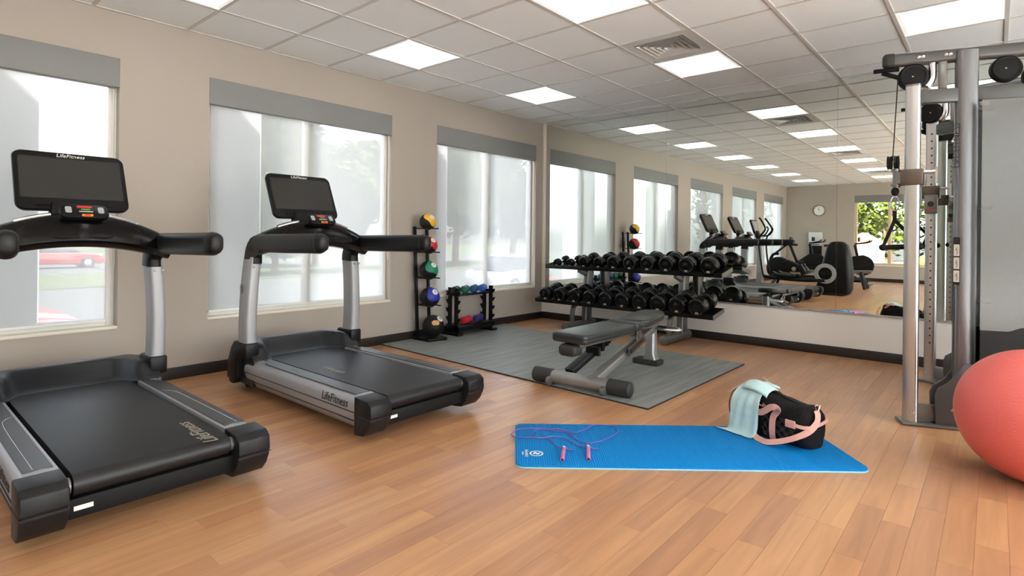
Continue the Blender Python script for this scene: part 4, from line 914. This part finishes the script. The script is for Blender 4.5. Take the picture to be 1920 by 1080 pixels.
# ------------------------------------------------------------------ machines behind the camera, seen in the mirror
EY = -7.0; of = (1.5, EY, 0); el = thing('elliptical_trainer', 'black elliptical trainer seen in the mirror beyond the treadmills', 'elliptical trainer', of)
B = lambda mb, n, m, p=el, **k: mb.build(n, m, p, off=of, **k)
hs = []
for z, hx, hy, dx in ((.03, .30, .17, -.05), (.12, .33, .19, -.04), (.45, .30, .20, 0), (.80, .24, .18, .02), (1.02, .19, .14, .02), (1.09, .13, .10, .02), (1.11, .06, .05, .02)):
    hs.append([Vector((2.33 + dx + q[0], EY + q[1], z)) for q in rrect(2 * hx, 2 * hy, min(hx, hy) * .55, 5)])
B(MB().loft(hs), 'drive_housing', 'black_plastic', ang=60)
for s in (-1, 1):
    B(MB().lathe([(.13, -.015), (.205, -.015), (.21, 0), (.205, .03), (.135, .035), (.13, .03)], (2.16, EY + s * .205, .44), (0, s, 0), 32, True), 'crank_ring', 'silver_paint', ang=40)
    B(MB().lathe([(0, .02), (.13, .016), (.135, 0)], (2.16, EY + s * .20, .44), (0, s, 0), 28), 'crank_disc', 'black_matte')
    B(MB().tube(catmull([(2.16, EY + s * .26, .30), (1.7, EY + s * .25, .28), (1.2, EY + s * .24, .30), (.95, EY + s * .24, .33)], 5), .035, 10), 'pedal_arm', 'black_plastic')
    B(MB().loft([[Vector((x, EY + s * .21 + q[0], z + q[1])) for q in rrect(.17, .05, .02, 3)] for x, z in ((1.15, .42), (1.22, .38), (1.50, .36), (1.58, .37))]), 'pedal', 'charcoal_plastic', ang=50)
    B(MB().tube(catmull([(.95, EY + s * .24, .33), (.88, EY + s * .25, .75), (.86, EY + s * .26, 1.15), (.98, EY + s * .25, 1.35), (.92, EY + s * .22, 1.50), (.84, EY + s * .20, 1.62)], 6), .019, 8), 'moving_arm', 'black_matte')
    B(MB().tube(catmull([(.80, EY + s * .08, 1.20), (.95, EY + s * .16, 1.24), (1.02, EY + s * .17, 1.36), (.98, EY + s * .14, 1.42)], 5), .016, 8), 'fixed_handle', 'black_matte')
    B(MB().tube([(.95, EY + s * .16, .10), (2.10, EY + s * .16, .10)], .03, 8), 'frame_rail', 'black_plastic')
B(MB().loft([[Vector((x + q[0], EY + q[1], z)) for q in rrect(.15, .14, .04, 4)] for x, z in ((.80, .10), (.82, .5), (.80, .95), (.78, 1.22))]), 'front_column', 'silver_paint', ang=50)
B(MB().bx(.66, .95, EY - .30, EY + .30, 0, .07).bx(2.1, 2.5, EY - .25, EY + .25, 0, .05), 'foot_bar', 'black_matte', bevel=.02)
dv = Vector((-.30, 0, .95)).normalized(); dn = Vector((.95, 0, .30)).normalized(); dc = Vector((.70, EY, 1.42))
sc_ = B(MB().prism(rrect(.36, .34, .04, 4), dc - dn * .04, (0, 1, 0), dv, dn * .04), 'console', 'black_plastic', bevel=.006); B(MB().prism(rrect(.30, .25, .01, 2), dc + dv * .01, (0, 1, 0), dv, dn * .002), 'screen', 'key_grey', sc_)
B(MB().bar((.78, EY, 1.15), (.71, EY, 1.32), .16, .08), 'console_neck', 'black_plastic', bevel=.01)

RYC = -8.75; of = (1.6, RYC, 0); rw = thing('rowing_machine', 'black rowing machine seen in the mirror behind the elliptical', 'rowing machine', of)
B = lambda mb, n, m, p=rw, **k: mb.build(n, m, p, off=of, **k)
B(MB().lathe([(.10, -.10), (.26, -.09), (.285, -.04), (.285, .04), (.26, .09), (.10, .10)], (.72, RYC, .42), (0, 1, 0), 28), 'flywheel_cage', 'black_matte', ang=40)
B(MB().loft([[Vector((x, RYC + q[0], z + q[1])) for q in rrect(.22, h, .05, 4)] for x, z, h in ((.80, .47, .30), (.95, .50, .28), (1.2, .44, .18), (1.32, .40, .10))]), 'shroud', 'black_plastic', ang=50)
B(MB().tube(catmull([(.62, RYC, .30), (.50, RYC, .50), (.58, RYC, .75), (.72, RYC, .78)], 5), .035, 10), 'front_frame', 'black_plastic')
B(MB().tube([(.60, RYC, .76), (.98, RYC, 1.08)], .026, 10), 'monitor_arm', 'black_plastic')
B(MB().box((1.0, RYC, 1.13), (.04, .18, .14)), 'monitor', 'black_plastic', bevel=.008)
B(MB().bar((.95, RYC, .36), (2.70, RYC, .42), .09, .07), 'seat_rail', 'gunmetal', bevel=.01)
B(MB().bx(1.75, 2.05, RYC - .17, RYC + .17, .45, .50), 'seat', 'black_matte', bevel=.02)
for s in (-1, 1):
    B(MB().bar((2.48, RYC + s * .03, .40), (2.60, RYC + s * .20, .03), .05, .07), 'rear_leg', 'black_plastic', bevel=.01)
    B(MB().bar((.75, RYC + s * .03, .30), (.62, RYC + s * .24, .02), .05, .06), 'front_leg', 'black_plastic', bevel=.01)
    B(MB().box((1.28, RYC + s * .14, .42), (.12, .11, .26), R=Matrix.Rotation(-.5, 3, 'Y')), 'footrest', 'charcoal_plastic', bevel=.01)
    B(MB().lathe([(0, .012), (.05, .01), (.055, 0)], (1.10, RYC + s * .11, .42), (0, s, 0), 16), 'hub_cover', 'chrome_soft')
B(MB().tube([(1.22, RYC - .22, .60), (1.22, RYC + .22, .60)], .015, 8), 'pull_handle', 'black_matte')

def spin_bike(cx, cy, rz, label):
    t = thing('spin_bike', label, 'exercise bike', (cx, cy, 0), rz, 'exercise bikes at the far end')
    MB().lathe([(.05, -.03), (.25, -.03), (.26, 0), (.25, .03), (.05, .03)], (.42, 0, .50), (0, 1, 0), 28).build('flywheel', 'black_plastic', t, ang=40)
    MB().loft([[Vector((x, q[0], z + q[1])) for q in rrect(.12, h, .05, 4)] for x, z, h in ((.62, .55, .20), (.45, .60, .34), (.22, .55, .36), (-.05, .45, .18))]).build('chain_guard', 'black_matte', t, ang=50)
    MB().bar((.40, 0, .30), (.25, 0, 1.02), .07, .06).build('head_post', 'black_plastic', t, bevel=.01)
    MB().bar((0, 0, .28), (-.28, 0, .98), .07, .06).build('seat_post', 'black_plastic', t, bevel=.01)
    MB().bar((-.45, 0, .10), (.55, 0, .10), .08, .07).build('main_frame', 'black_plastic', t, bevel=.01)
    for x in (-.48, .58): MB().bx(x - .04, x + .04, -.27, .27, 0, .06).build('foot_bar', 'gunmetal', t, bevel=.012)
    MB().loft([[Vector((x, q[0], .99 + q[1])) for q in rrect(w, .06, .028, 3)] for x, w in ((-.44, .16), (-.38, .24), (-.26, .22), (-.12, .07), (-.08, .05))]).build('saddle', 'black_matte', t, ang=60)
    for s in (-1, 1):
        MB().tube(catmull([(.25, 0, 1.04), (.30, s * .18, 1.05), (.44, s * .22, 1.07), (.56, s * .20, 1.10), (.60, s * .14, 1.14)], 5), .016, 8).build('handlebar', 'black_matte', t)
        MB().bar((.14, s * .10, .34), (.14 + s * .12, s * .10, .34 - s * .12), .03, .02).build('crank', 'chrome_soft', t)
        MB().bx(.09 + s * .12, .19 + s * .12, s * .12, s * .22, .32 - s * .12, .35 - s * .12).build('pedal', 'black_matte', t)
    MB().box((.34, 0, 1.16), (.03, .18, .11)).build('computer', 'black_plastic', t, bevel=.006)
spin_bike(1.85, -10.35, 0.0, 'upright exercise bike in the mirror, below the far window edge')
spin_bike(.62, -11.2, .1, 'upright exercise bike in the mirror, in front of the wall dispenser')

of = (.82, RY + .09, .62); t = thing('towel_dispenser', 'brushed metal wall dispenser with black lower door beside the far window', 'dispenser', of)
MB().bx(.64, 1.00, RY + .001, RY + .10, .97, 1.36).build('upper_body', 'steel_box', t, bevel=.008, off=of)
MB().bx(.66, .98, RY + .001, RY + .095, .55, .97).build('lower_body', 'black_plastic', t, bevel=.008, off=of)
MB().bx(.72, .92, RY + .098, RY + .103, .99, 1.01).build('slot', 'print_black', t, off=of)
of = (.90, RY + .02, 2.0); t = thing('wall_clock', 'round white wall clock with grey rim on the far wall', 'clock', of)
MB().lathe([(.15, 0), (.158, .01), (.158, .035), (.145, .04), (.142, .02)], (.90, RY + .001, 2.0), (0, 1, 0), 36, True).build('rim', 'gunmetal', t, off=of, ang=40)
MB().lathe([(0, .0), (.148, 0), (.148, .018), (0, .018)], (.90, RY + .002, 2.0), (0, 1, 0), 36).build('face', 'clock_face', t, off=of)
hm = MB()
for k in range(12):
    a = 2 * PI * k / 12; hm.box((.90 + .125 * math.sin(a), RY + .0215, 2.0 + .125 * math.cos(a)), (.006, .002, .02), R=Matrix.Rotation(a, 3, 'Y'))
hm.build('hour_marks', 'print_black', t, off=of, smooth=False)
MB().bar((.90, RY + .024, 2.0), (.86, RY + .024, 2.06), .004, .008, (1, 0, 1)).build('hour_hand', 'print_black', t, off=of, smooth=False)
MB().bar((.90, RY + .026, 2.0), (.89, RY + .026, 2.11), .004, .006, (1, 0, 0)).build('minute_hand', 'print_black', t, off=of, smooth=False)

# ------------------------------------------------------------------ outdoors
GZ = -.12; GL = -.95
def ground(n, poly, z, m, label): return struct(n, MB().prism(poly, (0, 0, z - .06), (1, 0, 0), (0, 1, 0), (0, 0, .06)), m, label, smooth=False)
rect = lambda a, b, c, d: [(a, c), (b, c), (b, d), (a, d)]
ground('sidewalk', rect(-3.2, -.17, -60, 90), GL, 'asphalt', 'grey walk below the windows')
ground('parking_lane', rect(-21, -3.2, -60, 90), GL - .02, 'asphalt', 'pale asphalt car park outside the windows')
ground('lawn', rect(-30, -21, -60, 90), GL, 'grass', 'green verge beyond the car park')
ground('road', rect(-42, -30, -60, 90), GL - .02, 'asphalt', 'grey street beyond the verge')
ground('far_lawn', rect(-90, -42, -60, 120), GL, 'grass', 'far green lawn across the street')
ground('terrace', rect(-.17, 30, -60, RY - .17), GZ, 'paving', 'pale terrace outside the far window')
ground('side_bounce_ground', rect(RX + .17, 40, RY - .17, 60), GZ, 'bounce_concrete', 'pale unseen ground added outside the right wall for bounce light')  # unseen ground, added and kept pale to bounce sunlight up to the ceiling
for k, (ya, yb, lb) in enumerate(((-6.0, -5.43, 'leftmost window'), (-4.38, -3.82, 'middle window'), (-1.99, -1.46, 'window by the corner'))):
    t = thing('pillar', 'pale square outdoor pillar outside the ' + lb, 'pillar', (-.55, (ya + yb) / 2, GL), group='outdoor pillars'); of = (-.55, (ya + yb) / 2, GL)
    MB().bx(-.70, -.40, ya, yb, GL, 3.3).build('shaft', 'pillar_white', t, off=of, bevel=.01); MB().bx(-.73, -.37, ya - .03, yb + .03, GL, GL + .2).build('plinth', 'pillar_white', t, off=of, bevel=.01)
def tree(x, y, h, r, m, label, n=1500, group='trees outside', lsz=.30, trunk=True, gz=GZ):
    t = thing('tree', label, 'tree', (x, y, gz), group=group)
    if trunk: MB().tube([(0, 0, 0), (.05, .04, h * .3), (-.02, .02, h * .62)], [r * .09, r * .07, r * .04], 8).build('trunk', 'bark', t)
    vs = []; fs = []
    lobes = [(random.uniform(-.5, .5) * r, random.uniform(-.5, .5) * r, h * random.uniform(.2, .85), r * random.uniform(.45, .7)) for _ in range(11)]
    for _ in range(n):
        lx, ly, lz, lr = random.choice(lobes); d = Vector((random.gauss(0, 1), random.gauss(0, 1), random.gauss(0, 1))).normalized()
        p = Vector((lx, ly, lz)) + d * lr * random.uniform(.75, 1.05); u = Vector((random.gauss(0, 1), random.gauss(0, 1), random.gauss(0, .6))).normalized(); v = u.cross(d + Vector((.01, .3, .2))).normalized()
        s = lsz * random.uniform(.6, 1.2); k = len(vs); vs += [p - u * s * .5, p + v * s * .28, p + u * s * .5, p - v * s * .28]; fs.append((k, k + 1, k + 2, k + 3))
    o = MB(); o.v = vs; o.f = fs; me = bpy.data.meshes.new('foliage'); me.from_pydata([tuple(p) for p in vs], [], fs); me.materials.append(MATS[m]); f = bpy.data.objects.new('foliage', me); COL.objects.link(f); f.parent = t; f['kind'] = 'stuff'
for x, y, h, r, lb in ((-24, 8.0, 9.5, 2.2, 'leafy tree at the left of the middle window'), (-31, 14.4, 11, 3.0, 'leafy tree in the middle of the middle window'), (-24, 13.4, 9.0, 2.2, 'leafy tree at the right of the middle window'), (-46, -2.5, 8, 3.2, 'tree across the street seen through the leftmost window'), (-25, 22.0, 10, 3.0, 'broad tree seen through the left of the corner window'), (-26, 29.6, 11, 3.4, 'distant tree at the right of the corner window')):
    tree(x, y, h, r, 'leaf', lb, n=5000, lsz=.62, gz=GL)
for x, y, h, r, m, lb in ((-6.2, -25, 6, 2.3, 'leaf_dark', 'dark tree outside the far window, left of its mullion'), (3.4, -27, 7, 2.5, 'leaf', 'green tree in the middle of the far window'), (-.6, -25, 6.5, 2.2, 'leaf', 'bright green tree behind the hut outside the far window'), (7.8, -25, 6.5, 2.4, 'leaf_dark', 'dark tree at the right of the far window'), (0, -33, 9, 3.6, 'leaf', 'tall tree behind the dark one outside the far window'), (9.0, -34, 9, 3.6, 'leaf', 'tall tree at the far right beyond the far window')):
    tree(x, y, h, r, m, lb, 4200, 'trees outside the far window')
def car(x, y, rz, m, label):
    t = thing('parked_car', label, 'car', (x, y, GL - .02), rz, 'cars outside')
    body = [(-2.2, .35), (-2.25, .62), (-2.1, .82), (-1.3, .90), (1.0, .92), (1.9, .80), (2.2, .62), (2.2, .32), (1.9, .24), (-2.0, .24)]
    MB().prism(body, (0, -.86, 0), (1, 0, 0), (0, 0, 1), (0, 1.72, 0)).build('body', m, t, bevel=.07, seg=3, ang=50)
    a = [(-1.75, .88), (1.05, .90)]; rings = [[Vector((x_, y_ * .80, .88)) for x_, y_ in ((-1.85, -1), (1.15, -1), (1.15, 1), (-1.85, 1))], [Vector((x_, y_ * .66, 1.38)) for x_, y_ in ((-1.0, -1), (.25, -1), (.25, 1), (-1.0, 1))]]
    MB().loft(rings).build('windows', 'car_glass', t, bevel=.05, ang=50)
    MB().loft([[Vector((x_, y_ * .66, 1.36)) for x_, y_ in ((-1.02, -1), (.27, -1), (.27, 1), (-1.02, 1))], [Vector((x_, y_ * .60, 1.43)) for x_, y_ in ((-.9, -1), (.15, -1), (.15, 1), (-.9, 1))]]).build('roof', m, t, bevel=.03, ang=50)
    for wx in (-1.35, 1.35):
        for s in (-1, 1):
            wh = MB().lathe([(.20, -.10), (.31, -.10), (.33, -.06), (.33, .06), (.31, .10), (.20, .10)], (wx, s * .80, .33), (0, 1, 0), 20).build('wheel', 'tyre', t, ang=40)
            MB().lathe([(0, .03), (.19, .02), (.2, 0)], (wx, s * .88, .33), (0, s, 0), 16).build('hubcap', 'chrome_soft', wh)
car(-6.4, -6.05, PI / 2, 'car_red', 'red car parked close outside the leftmost window')
car(-36, 1.0, PI / 2, 'car_red', 'red car on the street beyond the verge')
car(-9.0, 10.3, PI / 2, 'car_white', 'white car seen through the corner window')
# pool-side things outside the far window
t = thing('pool_float', 'big yellow inflatable outside the far window', 'pool float', (2.7, -15.6, GZ)); MB().tube([(.55 * math.cos(a), .55 * math.sin(a), .26) for a in [2 * PI * k / 24 for k in range(24)]], .25, 12, loop=True).build('ring', 'yellow_plastic', t, ang=80)
MB().sphere((.45, .1, .55), .24, 16, 10).build('head', 'yellow_plastic', t, ang=80)
ground('pool', rect(-2, 9, -22, -17), GZ + .03, 'pool_blue', 'blue pool beyond the far window')
t = thing('shed', 'small pale hut with a pitched timber roof beyond the far window', 'hut', (.4, -22.9, GZ)); MB().bx(-.7, .7, -.5, .5, 0, 1.1).build('wall', 'car_white', t); MB().prism([(-.9, 1.05), (.9, 1.05), (.0, 1.6)], (0, -.65, 0), (1, 0, 0), (0, 0, 1), (0, 1.3, 0)).build('roof', 'wood_plain', t)
